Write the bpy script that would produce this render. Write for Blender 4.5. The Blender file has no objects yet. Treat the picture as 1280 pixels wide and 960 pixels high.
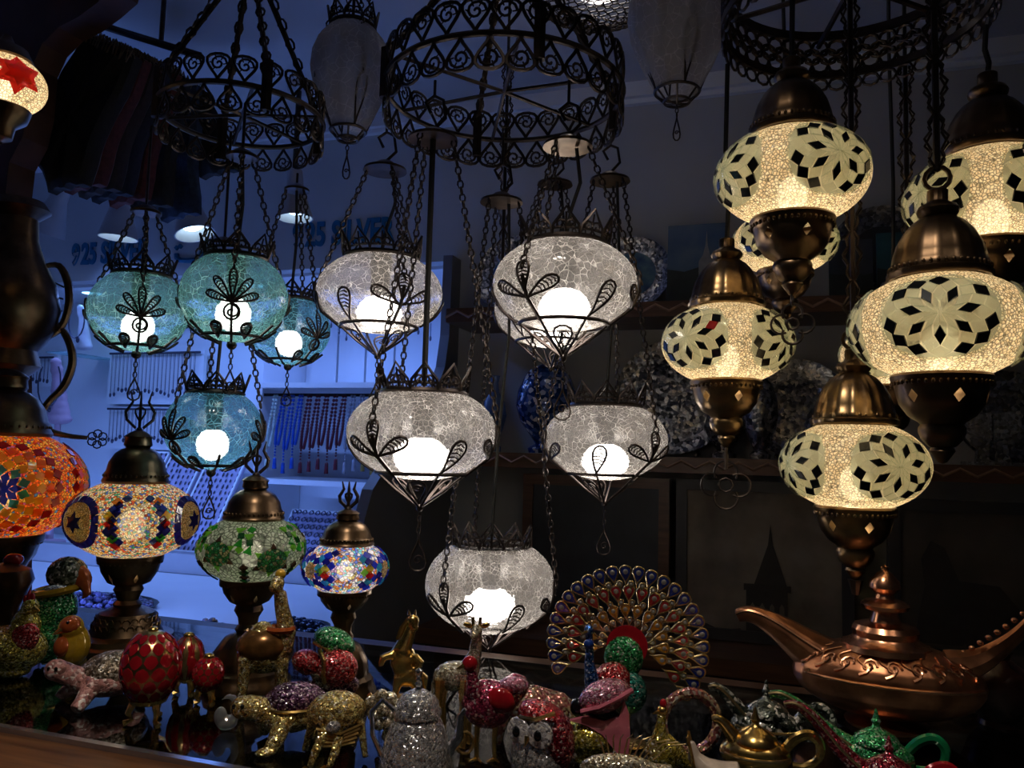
import bpy, bmesh, math, random
from mathutils import Vector as V, Matrix as Mx
pi=math.pi; sin=math.sin; cos=math.cos; R=math.radians
random.seed(7)
SC=bpy.context.scene; COL=SC.collection
# ---------------------------------------------------------------- camera
F=1000.0; YAW=R(18.5); PIT=R(4.9); ROL=R(1.55); CAM=V((0,0,1.40))
FW=V((-sin(YAW)*cos(PIT),cos(YAW)*cos(PIT),sin(PIT)))
R0=V((cos(YAW),sin(YAW),0)); U0=R0.cross(FW)
RT=R0*cos(ROL)+U0*sin(ROL); UP=U0*cos(ROL)-R0*sin(ROL)
cd=bpy.data.cameras.new('camera'); co=bpy.data.objects.new('camera',cd); COL.objects.link(co)
cd.sensor_width=36; cd.lens=36*F/1280; cd.clip_start=.02
m=Mx.Identity(4)
for i in range(3): m[i][0]=RT[i]; m[i][1]=UP[i]; m[i][2]=-FW[i]; m[i][3]=CAM[i]
co.matrix_world=m; SC.camera=co
def ray(x,y): return FW+RT*((x-640)/F)+UP*((480-y)/F)
def P(x,y,d): return CAM+ray(x,y)*d                      # pixel + distance
def PZ(x,y,z): r=ray(x,y); return CAM+r*((z-CAM.z)/r.z)  # pixel on a horizontal plane
def PY(x,y,Y): r=ray(x,y); return CAM+r*((Y-CAM.y)/r.y)  # pixel on a plane parallel to the back wall
# ---------------------------------------------------------------- world, exposure, lights
w=bpy.data.worlds.new('world'); SC.world=w; w.use_nodes=True
w.node_tree.nodes['Background'].inputs[0].default_value=(.68,.68,.68,1)
w.node_tree.nodes['Background'].inputs[1].default_value=.012
vs=SC.view_settings; vs.view_transform='Standard'; vs.look='None'; vs.exposure=0; vs.gamma=1; vs.use_curve_mapping=False
SC.cycles.max_bounces=8; SC.cycles.transparent_max_bounces=16; SC.cycles.sample_clamp_indirect=4
SC.cycles.caustics_reflective=False; SC.cycles.caustics_refractive=False
def area(name,loc,rot,sx,sy,power,col):
    l=bpy.data.lights.new(name,'AREA'); l.shape='RECTANGLE'; l.size=sx; l.size_y=sy; l.energy=power; l.color=col
    o=bpy.data.objects.new(name,l); o.location=loc; o.rotation_euler=rot; COL.objects.link(o); return o
BLUE=(.16,.32,1.0)
area('added_wall_fill',(-2.1,1.425,.992),(R(72),0,0),1.6,.04,7.5,BLUE).data.spread=R(105)   # blue fill light added at the table edge to brighten the wall
# blue fill light added behind the niche lintel to brighten the niche
area('added_niche_fill',(-1.95,2.36,1.985),(R(-12),0,0),1.9,.06,3.8,BLUE)
def spot(loc,tgt,power,ang=100):
    l=bpy.data.lights.new('cone_spot_light','SPOT'); l.energy=power; l.color=BLUE; l.spot_size=R(ang); l.spot_blend=.6; l.shadow_soft_size=.03
    o=bpy.data.objects.new('cone_spot_light',l); o.location=loc; COL.objects.link(o)
    o.rotation_euler=(V(tgt)-V(loc)).to_track_quat('-Z','Y').to_euler(); return o
SHOPFRONT=[((-.20,.26,2.46),(-.22,.80,1.08),27),((.55,.36,2.46),(.42,.84,1.10),2.2)]   # ceiling spots over the counter (fixtures built below)
for a_,b_,w_ in SHOPFRONT:
    o=spot(a_,b_,w_,58); o.name='counter_spot_light'; o.data.color=(1,.86,.70); o.data.shadow_soft_size=.02
# ---------------------------------------------------------------- materials
def newmat(name):
    ma=bpy.data.materials.new(name); ma.use_nodes=True; nt=ma.node_tree; nt.nodes.clear()
    out=nt.nodes.new('ShaderNodeOutputMaterial'); return ma,nt,out
def N(nt,t,_p=None,**k):
    n=nt.nodes.new('ShaderNode'+t)
    for a,b in (_p or {}).items(): setattr(n,a,b)
    for a,b in k.items():
        key=int(a[1:]) if a[0]=='i' and a[1:].isdigit() else a
        s=n.inputs[key]
        if isinstance(b,bpy.types.NodeSocket): nt.links.new(b,s)
        else:
            if hasattr(s.default_value,'__len__') and len(s.default_value)==4 and len(b)==3: b=(*b,1)
            s.default_value=b
    return n
def ramp(nt,fac,stops,const=False):
    n=N(nt,'ValToRGB',i0=fac); cr=n.color_ramp
    if const: cr.interpolation='CONSTANT'
    while len(cr.elements)<len(stops): cr.elements.new(.5)
    for e,(p,c) in zip(cr.elements,stops): e.position=p; e.color=(*c,1) if len(c)==3 else c
    return n.outputs[0]
def pb(name,col,metal=0,rough=.5,noise=0,nscale=40,bump=0,col2=None,spec=.5,jewel=0,js=350,coat=0):
    ma,nt,out=newmat(name); tc=N(nt,'TexCoord').outputs['Object']
    b=N(nt,'BsdfPrincipled'); b.inputs['Base Color'].default_value=(*col,1); b.inputs['Metallic'].default_value=metal
    b.inputs['Roughness'].default_value=rough; b.inputs['Specular IOR Level'].default_value=spec; b.inputs['Coat Weight'].default_value=coat
    if noise or bump:
        n=N(nt,'TexNoise',Vector=tc,Scale=nscale,Detail=4.)
        if noise:
            c2=col2 or tuple(x*(1-noise) for x in col)
            nt.links.new(ramp(nt,n.outputs[0],[(.35,col),(.65,c2)]),b.inputs['Base Color'])
        if bump: nt.links.new(N(nt,'Bump',Strength=bump,Distance=.002,Height=n.outputs[0]).outputs[0],b.inputs['Normal'])
    if jewel:
        v=N(nt,'TexVoronoi',Vector=tc,Scale=js)
        e=N(nt,'TexVoronoi',{'feature':'DISTANCE_TO_EDGE'},Vector=tc,Scale=js)
        hue=N(nt,'SeparateColor',i0=v.outputs['Color'])
        c2=col2 or tuple(min(1,x*1.9+.12) for x in col)
        c=ramp(nt,hue.outputs[0],[(0,tuple(x*.35 for x in col)),(.45,col),(.8,c2),(1,(1,.95,.9))])
        nt.links.new(c,b.inputs['Base Color'])
        # every stone tilts its own way and bulges
        g=N(nt,'NewGeometry').outputs['Normal']
        off=N(nt,'VectorMath',{'operation':'SUBTRACT'},i0=v.outputs['Color'],i1=(.5,.5,.5))
        sc=N(nt,'VectorMath',{'operation':'SCALE'},i0=off.outputs[0]); sc.inputs['Scale'].default_value=jewel
        ad=N(nt,'VectorMath',{'operation':'ADD'},i0=g,i1=sc.outputs[0]); no=N(nt,'VectorMath',{'operation':'NORMALIZE'},i0=ad.outputs[0])
        bp=N(nt,'Bump',Strength=.7,Distance=.001,Height=e.outputs[0],Normal=no.outputs[0])
        nt.links.new(bp.outputs[0],b.inputs['Normal'])
    nt.links.new(b.outputs[0],out.inputs[0]); return ma
def emit(name,col,s):
    ma,nt,out=newmat(name); nt.links.new(N(nt,'Emission',Color=col,Strength=s).outputs[0],out.inputs[0]); return ma
def shell(nt,out,col,trans,gloss=.06,rough=.15,normal=None,refr=0):
    """lit glass: part clear, part scattering on both sides, a little shine"""
    d=N(nt,'BsdfDiffuse',Color=col); t=N(nt,'BsdfTranslucent',Color=col)
    s=N(nt,'MixShader',i0=.68,i1=d.outputs[0],i2=t.outputs[0])
    tr=N(nt,'BsdfTransparent',Color=col if not isinstance(trans,tuple) else trans[1])
    f=trans[0] if isinstance(trans,tuple) else trans
    if refr:   # part of the clear glass scatters what is seen through it
        tr=N(nt,'MixShader',i0=refr,i1=tr.outputs[0],i2=N(nt,'BsdfRefraction',Color=(1,1,1),Roughness=.22,IOR=1.12,**({'Normal':normal} if normal is not None else {})).outputs[0])
    s2=N(nt,'MixShader',i0=f,i1=s.outputs[0],i2=tr.outputs[0])
    g=N(nt,'BsdfGlossy',Color=(1,1,1),Roughness=rough)
    if normal is not None:
        for q in (g,d,t): nt.links.new(normal,q.inputs['Normal'])
    s3=N(nt,'MixShader',i0=gloss,i1=s2.outputs[0],i2=g.outputs[0])
    nt.links.new(s3.outputs[0],out.inputs[0])
def crackle(name,col,line,scale=112,clear=.60):
    ma,nt,out=newmat(name); tc=N(nt,'TexCoord').outputs['Object']
    nz=N(nt,'TexNoise',Vector=tc,Scale=30.); 
    wv=N(nt,'VectorMath',{'operation':'SCALE'},i0=nz.outputs['Color']); wv.inputs['Scale'].default_value=.012
    p=N(nt,'VectorMath',{'operation':'ADD'},i0=tc,i1=wv.outputs[0]).outputs[0]
    e=N(nt,'TexVoronoi',{'feature':'DISTANCE_TO_EDGE'},Vector=p,Scale=scale)
    e2=N(nt,'TexVoronoi',{'feature':'DISTANCE_TO_EDGE'},Vector=p,Scale=scale*2.3)
    l=ramp(nt,e.outputs[0],[(0,(1,1,1)),(.055,(0,0,0))]); l2=ramp(nt,e2.outputs[0],[(0,(.22,)*3),(.06,(0,0,0))])
    ln=N(nt,'Math',{'operation':'MAXIMUM'},i0=l,i1=l2).outputs[0]
    md=N(nt,'TexNoise',Vector=tc,Scale=55.,Detail=3.); ln=N(nt,'Math',{'operation':'MULTIPLY'},i0=ln,i1=ramp(nt,md.outputs[0],[(.36,(.12,)*3),(.62,(1,)*3)])).outputs[0]
    c=N(nt,'MixRGB',i0=ln,i1=col,i2=line).outputs[0]
    f=N(nt,'MapRange',i0=ln,i1=0.,i2=1.,i3=clear,i4=.05).outputs[0]
    bp=N(nt,'Bump',Strength=.5,Distance=.0015,Height=e.outputs[0]).outputs[0]
    tint=tuple(min(1,x*.5+.5) for x in col)
    shell(nt,out,c,(f,tint),.07,.12,bp,.45); return ma
def beads(name,stops,scale=290,clear=.018,edge=.09,dark=.12,rosy=None):
    ma,nt,out=newmat(name); tc=N(nt,'TexCoord').outputs['Object']
    v=N(nt,'TexVoronoi',Vector=tc,Scale=scale); e=N(nt,'TexVoronoi',{'feature':'DISTANCE_TO_EDGE'},Vector=tc,Scale=scale)
    h=N(nt,'SeparateColor',i0=v.outputs['Color']).outputs[0]
    c=ramp(nt,h,stops,True)
    l=ramp(nt,e.outputs[0],[(0,(dark,)*3),(edge*2.2,(1,1,1))])
    c=N(nt,'MixRGB',{'blend_type':'MULTIPLY'},i0=1.,i1=c,i2=l).outputs[0]
    bp=N(nt,'Bump',Strength=.9,Distance=.0015,Height=e.outputs[0]).outputs[0]
    shell(nt,out,c,(clear,(1,.95,.85)),.05,.25,bp); return ma
def pane(name,col,clear=.1,gloss=.12,rough=.08):
    ma,nt,out=newmat(name); tc=N(nt,'TexCoord').outputs['Object']
    n=N(nt,'TexNoise',Vector=tc,Scale=180.)
    bp=N(nt,'Bump',Strength=.25,Distance=.001,Height=n.outputs[0]).outputs[0]
    shell(nt,out,col,(clear,col),gloss,rough,bp); return ma
def wood(name,c1,c2,sc=6,rough=.4):
    ma,nt,out=newmat(name); tc=N(nt,'TexCoord').outputs['Object']
    mp=N(nt,'Mapping',Vector=tc); mp.inputs['Scale'].default_value=(sc*.3,sc*4,sc*4)
    n=N(nt,'TexNoise',Vector=mp.outputs[0],Scale=3.,Detail=6.,Distortion=.6)
    b=N(nt,'BsdfPrincipled'); nt.links.new(ramp(nt,n.outputs[0],[(.3,c1),(.7,c2)]),b.inputs['Base Color']); b.inputs['Roughness'].default_value=rough
    nt.links.new(N(nt,'Bump',Strength=.2,Distance=.002,Height=n.outputs[0]).outputs[0],b.inputs['Normal'])
    nt.links.new(b.outputs[0],out.inputs[0]); return ma
def counterglass():
    ma,nt,out=newmat('counter glass')
    f=N(nt,'Fresnel',IOR=1.42).outputs[0]
    s=N(nt,'MixShader',i0=f,i1=N(nt,'BsdfTransparent',Color=(.8,.88,.9)).outputs[0],i2=N(nt,'BsdfGlossy',Color=(1,1,1),Roughness=.03).outputs[0])
    nt.links.new(s.outputs[0],out.inputs[0]); return ma
MT=dict(
 wall=pb('wall plaster',(.50,.50,.50),0,.8,.06,6,.05), ceil=pb('ceiling paint',(.5,.5,.51),0,.8,.05,4), floor=pb('floor stone',(.12,.11,.1),0,.5,.3,8),
 white=pb('white laminate',(.78,.8,.84),0,.4,.03,8), darkpanel=pb('dark laminate',(.035,.035,.04),0,.5,.2,10),
 wood=wood('counter wood',(.09,.035,.015),(.25,.11,.045)), darkwood=wood('dark wood',(.02,.01,.006),(.06,.028,.014)), shelfwood=wood('shelf wood',(.06,.025,.012),(.13,.06,.03)),
 trimwood=pb('pale carved trim',(.35,.2,.12),0,.5,.3,60),
 iron=pb('dark filigree metal',(.07,.055,.05),.85,.42,.4,60,.1), brass=pb('antique brass',(.32,.21,.10),1,.3,.55,35,.08,(.1,.065,.04)),
 dbrass=pb('dark antique brass',(.17,.11,.065),1,.33,.5,35,.1), copper=pb('antique copper',(.5,.22,.11),1,.33,.55,30,.1,(.2,.085,.045)),
 coppershine=pb('rubbed copper',(.75,.36,.2),1,.25,.2,60), gold=pb('gold plate',(.85,.56,.18),1,.22,.3,120,.15), gold2=pb('gold wire',(.8,.6,.3),1,.25),
 cord=pb('black cord',(.02,.02,.02),0,.5,.2,50), glassclear=pane('clear tile glass',(.93,1,.95),.72,.12), 
 gfield=pane('pale mosaic glass',(.93,.98,.93),.72,.05), tdark=pb('dark mirror tile',(.05,.055,.06),.9,.12,.2,50), cableplastic=pb('white plastic',(.7,.7,.68),0,.4,.05,30),
 crk=crackle('clear crackle glass',(.34,.32,.30),(1,.97,.93)), crkrib=crackle('clear ribbed crackle glass',(.36,.34,.32),(1,.97,.94),150),
 teal=crackle('teal crackle glass',(.16,.45,.44),(.65,.95,.9)), blueteal=crackle('blue crackle glass',(.08,.34,.50),(.5,.85,.95)),
 egg=crackle('unlit ribbed glass',(.62,.57,.52),(.85,.8,.74),70,.22),
 bead=beads('cream beads',[(0,(.95,.80,.58)),(.4,(1,.9,.70)),(.75,(.8,.66,.45))]),
 multi=beads('multicolour beads',[(0,(.95,.8,.5)),(.3,(.9,.85,.75)),(.45,(.75,.12,.05)),(.6,(.1,.2,.75)),(.72,(.9,.5,.1)),(.84,(.08,.45,.3)),(.93,(.9,.9,.9))]),
 rainbow=beads('bright beads',[(0,(.9,.85,.9)),(.25,(.15,.25,.9)),(.42,(.9,.3,.1)),(.56,(.9,.75,.3)),(.7,(.75,.5,.8)),(.82,(.2,.7,.8)),(.92,(.95,.95,.95))]),
 orange=beads('orange beads',[(0,(.9,.16,.02)),(.35,(.85,.32,.04)),(.6,(.6,.05,.02)),(.74,(.9,.55,.08)),(.85,(.08,.2,.45)),(.93,(.5,.1,.3))],240),
 green=beads('green beads',[(0,(.06,.4,.1)),(.35,(.5,.6,.3)),(.5,(.03,.25,.08)),(.7,(.7,.65,.35)),(.85,(.1,.5,.25))]),
 goldbead=beads('golden beads',[(0,(.85,.66,.28)),(.5,(.95,.78,.42)),(.8,(.65,.48,.18))],340),
 clearbead=beads('frosted grout glass',[(0,(.30,.36,.26)),(.5,(.42,.46,.36))],200),
 redsat=pane('red glass',(.75,.03,.02)), orangesat=pane('orange glass',(.95,.25,.02)),
)
for n_,c_ in dict(navy=(.02,.02,.35),blue=(.03,.06,.8),cyan=(.05,.5,.8),sky=(.2,.8,.9),yellow=(.9,.75,.08),orange=(.95,.3,.03),red=(.8,.03,.03),darkred=(.35,.02,.02),green=(.05,.5,.06),lime=(.3,.8,.08),dgreen=(.01,.14,.03),white=(.85,.85,.8),brown=(.12,.05,.03)).items():
    MT['t_'+n_]=pane(n_+' tile glass',c_,.42)
for n_,c_ in dict(red=(.55,.03,.04),dred=(.28,.01,.03),pink=(.7,.22,.32),green=(.03,.33,.1),teal=(.02,.25,.2),blue=(.02,.1,.35),silver=(.62,.62,.66),gold=(.65,.42,.13),purple=(.10,.03,.09),yellow=(.55,.42,.06),magenta=(.35,.02,.08),champagne=(.68,.55,.36)).items():
    MT['j_'+n_]=pb(n_+' rhinestones',c_,.75,.16,jewel=.6,js=520)
MT['j_multi']=pb('mixed rhinestones',(.5,.16,.15),.6,.15,jewel=.8,js=330,col2=(.7,.55,.3))
for n_,c_ in dict(red=(.45,.01,.02),pink=(.75,.2,.28),blue=(.01,.05,.3),green=(.01,.22,.08),yellow=(.7,.42,.03),orange=(.6,.13,.03)).items():
    MT['e_'+n_]=pb(n_+' enamel',c_,.2,.12,.3,60,coat=.5)
def MAT(x): return MT[x] if isinstance(x,str) else x
# ---------------------------------------------------------------- mesh builder
class MB:
    def __init__(s): s.v=[]; s.f=[]
    def add(s,v,f,M=None):
        o=len(s.v); s.v+= [M@V(p) for p in v] if M else [V(p) for p in v]; s.f+=[tuple(i+o for i in q) for q in f]; return s
    def lathe(s,prof,n=32,M=None,holes=(),rib=0,ribn=0,cap=True):
        v=[];f=[]
        for r,z in prof:
            for j in range(n):
                t=2*pi*j/n; q=r*(1+(rib*abs(cos(t*ribn/2)) if ribn else 0)); v.append((q*sin(t),-q*cos(t),z))
        for k in range(len(prof)-1):
            for j in range(n):
                a,b=k*n+j,k*n+(j+1)%n; c,d=b+n,a+n
                if (k,j) in holes:
                    A,B,C,D=[V(v[i]) for i in (a,b,c,d)]; o=len(v); v+=[tuple((A+B)/2),tuple((B+C)/2),tuple((C+D)/2),tuple((D+A)/2)]
                    f+=[(a,o,o+3),(b,o+1,o),(c,o+2,o+1),(d,o+3,o+2)]
                else: f.append((a,b,c,d))
        return s.add(v,f,M)
    def tube(s,pts,r,n=5,closed=False,M=None):
        pts=[V(p) for p in pts]; L=len(pts); rs=r if isinstance(r,(list,tuple)) else [r]*L
        v=[];f=[]; up=None
        for i,p in enumerate(pts):
            if closed: t=pts[(i+1)%L]-pts[i-1]
            else: t=pts[min(i+1,L-1)]-pts[max(i-1,0)]
            if t.length<1e-9: t=V((0,0,1))
            t.normalize()
            if up is None: up=V((0,0,1)) if abs(t.z)<.9 else V((1,0,0))
            b=t.cross(up)
            if b.length<1e-5: b=t.cross(V((.3,.9,.2)))
            b.normalize(); up=b.cross(t)
            for k in range(n):
                a=2*pi*k/n; v.append(p+(b*cos(a)+up*sin(a))*rs[i])
        for i in range(L if closed else L-1):
            for k in range(n):
                a=i*n+k; b=i*n+(k+1)%n; c=((i+1)%L)*n+(k+1)%n; d=((i+1)%L)*n+k; f.append((a,b,c,d))
        if not closed: f+=[tuple(range(n))[::-1],tuple((L-1)*n+k for k in range(n))]
        return s.add(v,f,M)
    def ball(s,c,r,nu=10,nv=7,M=None,rot=None):
        r=V(r) if hasattr(r,'__len__') else V((r,r,r)); c=V(c); v=[];f=[]
        for i in range(nv+1):
            e=-pi/2+pi*i/nv
            for j in range(nu):
                t=2*pi*j/nu; q=V((r.x*cos(e)*cos(t),r.y*cos(e)*sin(t),r.z*sin(e)))
                if rot: q=rot@q
                v.append(c+q)
        for i in range(nv):
            for j in range(nu): f.append((i*nu+j,i*nu+(j+1)%nu,(i+1)*nu+(j+1)%nu,(i+1)*nu+j))
        return s.add(v,f,M)
    def box(s,lo,hi,M=None):
        x0,y0,z0=lo;x1,y1,z1=hi
        return s.add([(x0,y0,z0),(x1,y0,z0),(x1,y1,z0),(x0,y1,z0),(x0,y0,z1),(x1,y0,z1),(x1,y1,z1),(x0,y1,z1)],
            [(3,2,1,0),(4,5,6,7),(0,1,5,4),(1,2,6,5),(2,3,7,6),(3,0,4,7)],M)
    def prism(s,poly,y0,y1,M=None):   # polygon in the xz plane, thick along y
        n=len(poly); v=[(x,y0,z) for x,z in poly]+[(x,y1,z) for x,z in poly]
        return s.add(v,[tuple(range(n)),tuple(range(2*n-1,n-1,-1))]+[(i,i+n,(i+1)%n+n,(i+1)%n) for i in range(n)],M)
    def chain(s,p0,p1,L=.0125,w=.0038,r=.0013,n=4,m=8):
        p0=V(p0);p1=V(p1); D=p1-p0; k=max(1,round(D.length/(L*.78))); st=D/k; z=D.normalized()
        x=z.cross(V((.31,.95,.1))).normalized(); y=z.cross(x)
        for i in range(k):
            c=p0+st*(i+.5); a=x if i%2 else y
            s.tube([c+a*w*cos(2*pi*q/m)+z*(st.length*.62)*sin(2*pi*q/m) for q in range(m)],r,n,True)
        return s
    def mesh(s,name,mat,smooth=True):
        me=bpy.data.meshes.new(name); me.from_pydata([tuple(p) for p in s.v],[],s.f); me.materials.append(MAT(mat))
        if smooth:
            me.polygons.foreach_set('use_smooth',[True]*len(me.polygons))
            try: me.set_sharp_from_angle(angle=R(42))
            except Exception: pass
        me.update(); return me
    def build(s,name,mat,parent=None,smooth=True,loc=None):
        o=bpy.data.objects.new(name,s.mesh(name,mat,smooth)); COL.objects.link(o)
        if parent: o.parent=parent
        if loc is not None: o.location=loc
        return o
def inst(name,me,parent,M):
    o=bpy.data.objects.new(name,me); COL.objects.link(o); o.parent=parent; o.matrix_local=M; return o
def tag(o,label,cat,group=None):
    o['label']=label; o['category']=cat
    if group: o['group']=group
    return o
def thing(name,label,cat,loc,rz=0,group=None,scale=1):
    o=bpy.data.objects.new(name,None); COL.objects.link(o); o.empty_display_size=.02
    o.location=loc; o.rotation_euler=(0,0,rz); o.scale=(scale,)*3; return tag(o,label,cat,group)
def struct(name,mb,mat,parent=None,smooth=False):
    o=mb.build(name,mat,parent,smooth)
    if not parent: o['kind']='structure'
    return o
def face(loc): d=CAM-V(loc); return math.atan2(d.x,-d.y)   # turn local -Y to the camera
def remesh(mb,name,mat,parent,vox=.0016,sm=4):
    o=mb.build(name,mat,parent); md=o.modifiers.new('r','REMESH'); md.mode='VOXEL'; md.voxel_size=vox
    md2=o.modifiers.new('s','SMOOTH'); md2.iterations=sm; md2.factor=.5
    dg=bpy.context.evaluated_depsgraph_get(); me=bpy.data.meshes.new_from_object(o.evaluated_get(dg)); o.modifiers.clear(); o.data=me
    me.polygons.foreach_set('use_smooth',[True]*len(me.polygons)); me.name=name
    if not me.materials: me.materials.append(MAT(mat))
    return o
def drop(L,W,n=14,z0=0):    # teardrop loop in xz, point at z0
    return [(W*.65*sin(t)*(1-cos(t))/2,0,z0+L*(1-cos(t))/2) for t in [2*pi*(i+.5)/n for i in range(n)]]
def spiral(cx,cz,r0,turns=1.3,n=14,ph=0):
    return [(cx+r0*(1-i/n)*cos(ph+turns*2*pi*i/n),0,cz+r0*(1-i/n)*sin(ph+turns*2*pi*i/n)) for i in range(n)]
def sm(L,m=4):   # smooth a list of (point, radius)
    out=[]; g=lambda i:L[max(0,min(len(L)-1,i))]
    for i in range(len(L)-1):
        for j in range(m):
            f=j/m; w=[-.5*f+f*f-.5*f**3,1-2.5*f*f+1.5*f**3,.5*f+2*f*f-1.5*f**3,-.5*f*f+.5*f**3]
            out.append((tuple(sum(w[q]*g(i-1+q)[0][d] for q in range(4)) for d in range(3)),sum(w[q]*g(i-1+q)[1] for q in range(4))))
    return out+[L[-1]]
def smt(b,pts,rs,n=8):
    q=sm([(tuple(p),r) for p,r in zip(pts,rs)]); return b.tube([p for p,_ in q],[r for _,r in q],n)
# ================================================================ the setting
ZC=1.10   # counter top
struct('floor',MB().box((-3.35,-.9,-.05),(2.3,2.75,0)),'floor')
struct('ceiling',MB().box((-3.35,-.9,2.5),(2.3,2.75,2.55)),'ceil')
b=MB().box((-.95,2.3,0),(2.3,2.36,2.5)).box((-3.35,2.3,2.0),(-.95,2.36,2.5)).box((-3.35,2.3,0),(-.95,2.36,1.0))
struct('wall_back',b,'wall')
struct('wall_left',MB().box((-3.41,-.9,0),(-3.35,2.75,2.5)),'wall'); struct('wall_right',MB().box((2.3,-.9,0),(2.36,2.75,2.5)),'wall')
for n_,lo,hi in (('wall_niche_back',(-3.35,2.68,.95),(-.95,2.72,2.06)),('floor_niche',(-3.35,2.36,.96),(-.95,2.68,1.0)),('ceiling_niche',(-3.35,2.36,2.0),(-.95,2.68,2.05)),('wall_niche_side',(-.95,2.36,.95),(-.91,2.68,2.06))): struct(n_,MB().box(lo,hi),'white')
b=MB()
for z0,z1,y in ((2.455,2.5,2.262),(2.44,2.455,2.28)): b.box((-3.35,y,z0),(2.3,2.3,z1))
struct('trim_1',b,'white')
struct('trim_2',MB().box((-3.35,2.25,.965),(-.985,2.3,1.03)),pb('grey ledge paint',(.3,.29,.31),0,.5,.1,10))
# side panel of the dark shop fitting: deep below, shallow above, with a curved step between
prof=[(2.3,0),(1.715,0),(1.715,1.10),(1.73,1.2),(1.78,1.30),(1.88,1.38),(2.0,1.45),(2.12,1.54),(2.2,1.65),(2.225,1.75),(2.23,2.0),(2.3,2.0)]
b=MB().prism([(y,z) for y,z in prof],-.03,0,Mx(((0,1,0,-.95),(1,0,0,0),(0,0,1,0),(0,0,0,1))))
struct('wall_partition',b,pb('grey blue laminate',(.16,.16,.18),0,.45,.1,10))
# carved wooden post and arch at the shop front
pl=[(-90,-60),(190,-60),(172,5),(150,24),(128,40),(104,52),(84,72),(72,98),(68,150),(60,185),(44,215),(40,250),(40,560),(40,1250),(-90,1250)]
q=[PY(x,y,1.23) for x,y in pl]
struct('trim_3',MB().prism([(p.x,max(.02,p.z)) for p in q],1.17,1.23),pb('red brown post wood',(.10,.035,.018),0,.55,.5,14,.2))
# ---------------------------------------------------------------- counter
CT=thing('display_counter','glass-topped wooden display counter carrying table lamps and trinkets','counter',(0,0,0))
XL,XR,YF,YB=-1.35,1.35,.655,1.13
MB().box((XL,YF,ZC-.008),(XR,YB,ZC)).build('glass_top',counterglass(),CT,False)
MB().box((XL,YF-.09,ZC-.07),(XR,YF,ZC-.004)).build('front_rail','wood',CT,False)
MB().box((XL,YF-.10,ZC-.125),(XR,YF-.09,ZC-.03)).box((XL,YF-.105,ZC-.06),(XR,YF-.10,ZC-.045)).build('carved_moulding','darkwood',CT,False)
MB().box((XL,YB,ZC-.07),(XR,YB+.03,ZC)).build('back_rail','darkwood',CT,False)
MB().box((XL,YF,.0),(XR,YB,.04)).box((XL,YF-.02,0),(XR,YF,ZC-.07)).box((XL,YB-.02,0),(XR,YB,ZC-.07)).build('body','darkwood',CT,False)
MB().box((XL,YF+.01,ZC-.20),(XR,YB-.03,ZC-.19)).build('inner_shelf',pb('black velvet shelf',(.03,.03,.035),0,.7,.2,20),CT,False)
MB().box((XL,YF-.004,ZC-.012),(XR,YF+.004,ZC+.0015)).build('glass_edge_strip',pb('polished edge strip',(.55,.6,.75),.9,.2,.1,30),CT,False)
for i,(a_,b_,w_) in enumerate(SHOPFRONT):
    t=thing('ceiling_spot',('warm ceiling spot over the middle of the counter','warm ceiling spot over the copper oil lamp')[i],'spot lamp',V((a_[0],a_[1],2.5)),0,'ceiling spots over the counter')
    MB().lathe([(.04,-.07),(.042,-.07),(.042,0),(0,0),(0,-.012),(.04,-.012),(.04,-.07)],24).build('housing','darkpanel',t); MB().lathe([(0,-.028),(.036,-.028),(.03,-.016),(0,-.016)],20).build('lens',emit('spot lens',(1,.85,.7),6),t)
# ---------------------------------------------------------------- silver niche
t=thing('display_table','white display table below the silver niche','table',(-2,1.75,0))
MB().box((-.95,-.42,.93),(1.0,.49,.965)).build('table_top','white',t,False)
MB().box((-.93,-.40,0),(.98,.48,.93)).build('base_cabinet','white',t,False)
t=thing('fill_light_housing','thin white housing added for the fill light along the edge of the display table','added light housing',(-2.1,1.40,.966)); MB().box((-.82,-.015,0),(.82,.015,.034)).build('housing','white',t,False)  # made-up body for the added wall fill light
t=thing('fill_light_housing','thin white housing added for the fill light under the niche ceiling edge','added light housing',(-1.95,2.375,1.99)); MB().box((-.96,-.014,0),(.96,.03,.0095)).build('housing','white',t,False)  # invented casing that goes with the added niche fill
def onwall(x,y,Y=2.3): return PY(x,y,Y)
# lettering
SIGN=pb('turquoise sign vinyl',(.008,.13,.25),0,.4,.05,20)
def word(body,x0,y0,x1,hpx,label):
    A=onwall(x0,y0); B=onwall(x1,y0); H=(onwall(x0,y0-hpx)-A).z
    cu=bpy.data.curves.new('t','FONT'); cu.body=body; cu.extrude=.02; cu.offset=.03
    root=thing('sign_lettering',label,'lettering',A,0,'shop lettering on the wall above the niche')
    # natural advance of each letter
    xs=[0]
    for i in range(len(body)):
        cu.body=body[:i+1]+'|'; o=bpy.data.objects.new('t',cu); COL.objects.link(o)
        dg=bpy.context.evaluated_depsgraph_get(); xs.append(o.evaluated_get(dg).dimensions.x); bpy.data.objects.remove(o)
    W=xs[-1]; sx=(B.x-A.x)/W
    for i,ch in enumerate(body):
        if ch==' ': continue
        cu.body=ch; o=bpy.data.objects.new('t',cu); COL.objects.link(o); dg=bpy.context.evaluated_depsgraph_get()
        me=bpy.data.meshes.new_from_object(o.evaluated_get(dg)); bpy.data.objects.remove(o); me.materials.clear(); me.materials.append(SIGN)
        hh=max(v.co.y for v in me.vertices)
        inst('letter',me,root,Mx.Translation((xs[i]*sx,-.004,0))@Mx.Rotation(pi/2,4,'X')@Mx.Diagonal((sx*1.0,H/.72,.15,1)))
word('925 SILVER',90,331,184,26,'turquoise 925 SILVER lettering above the white necklace busts')
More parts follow.
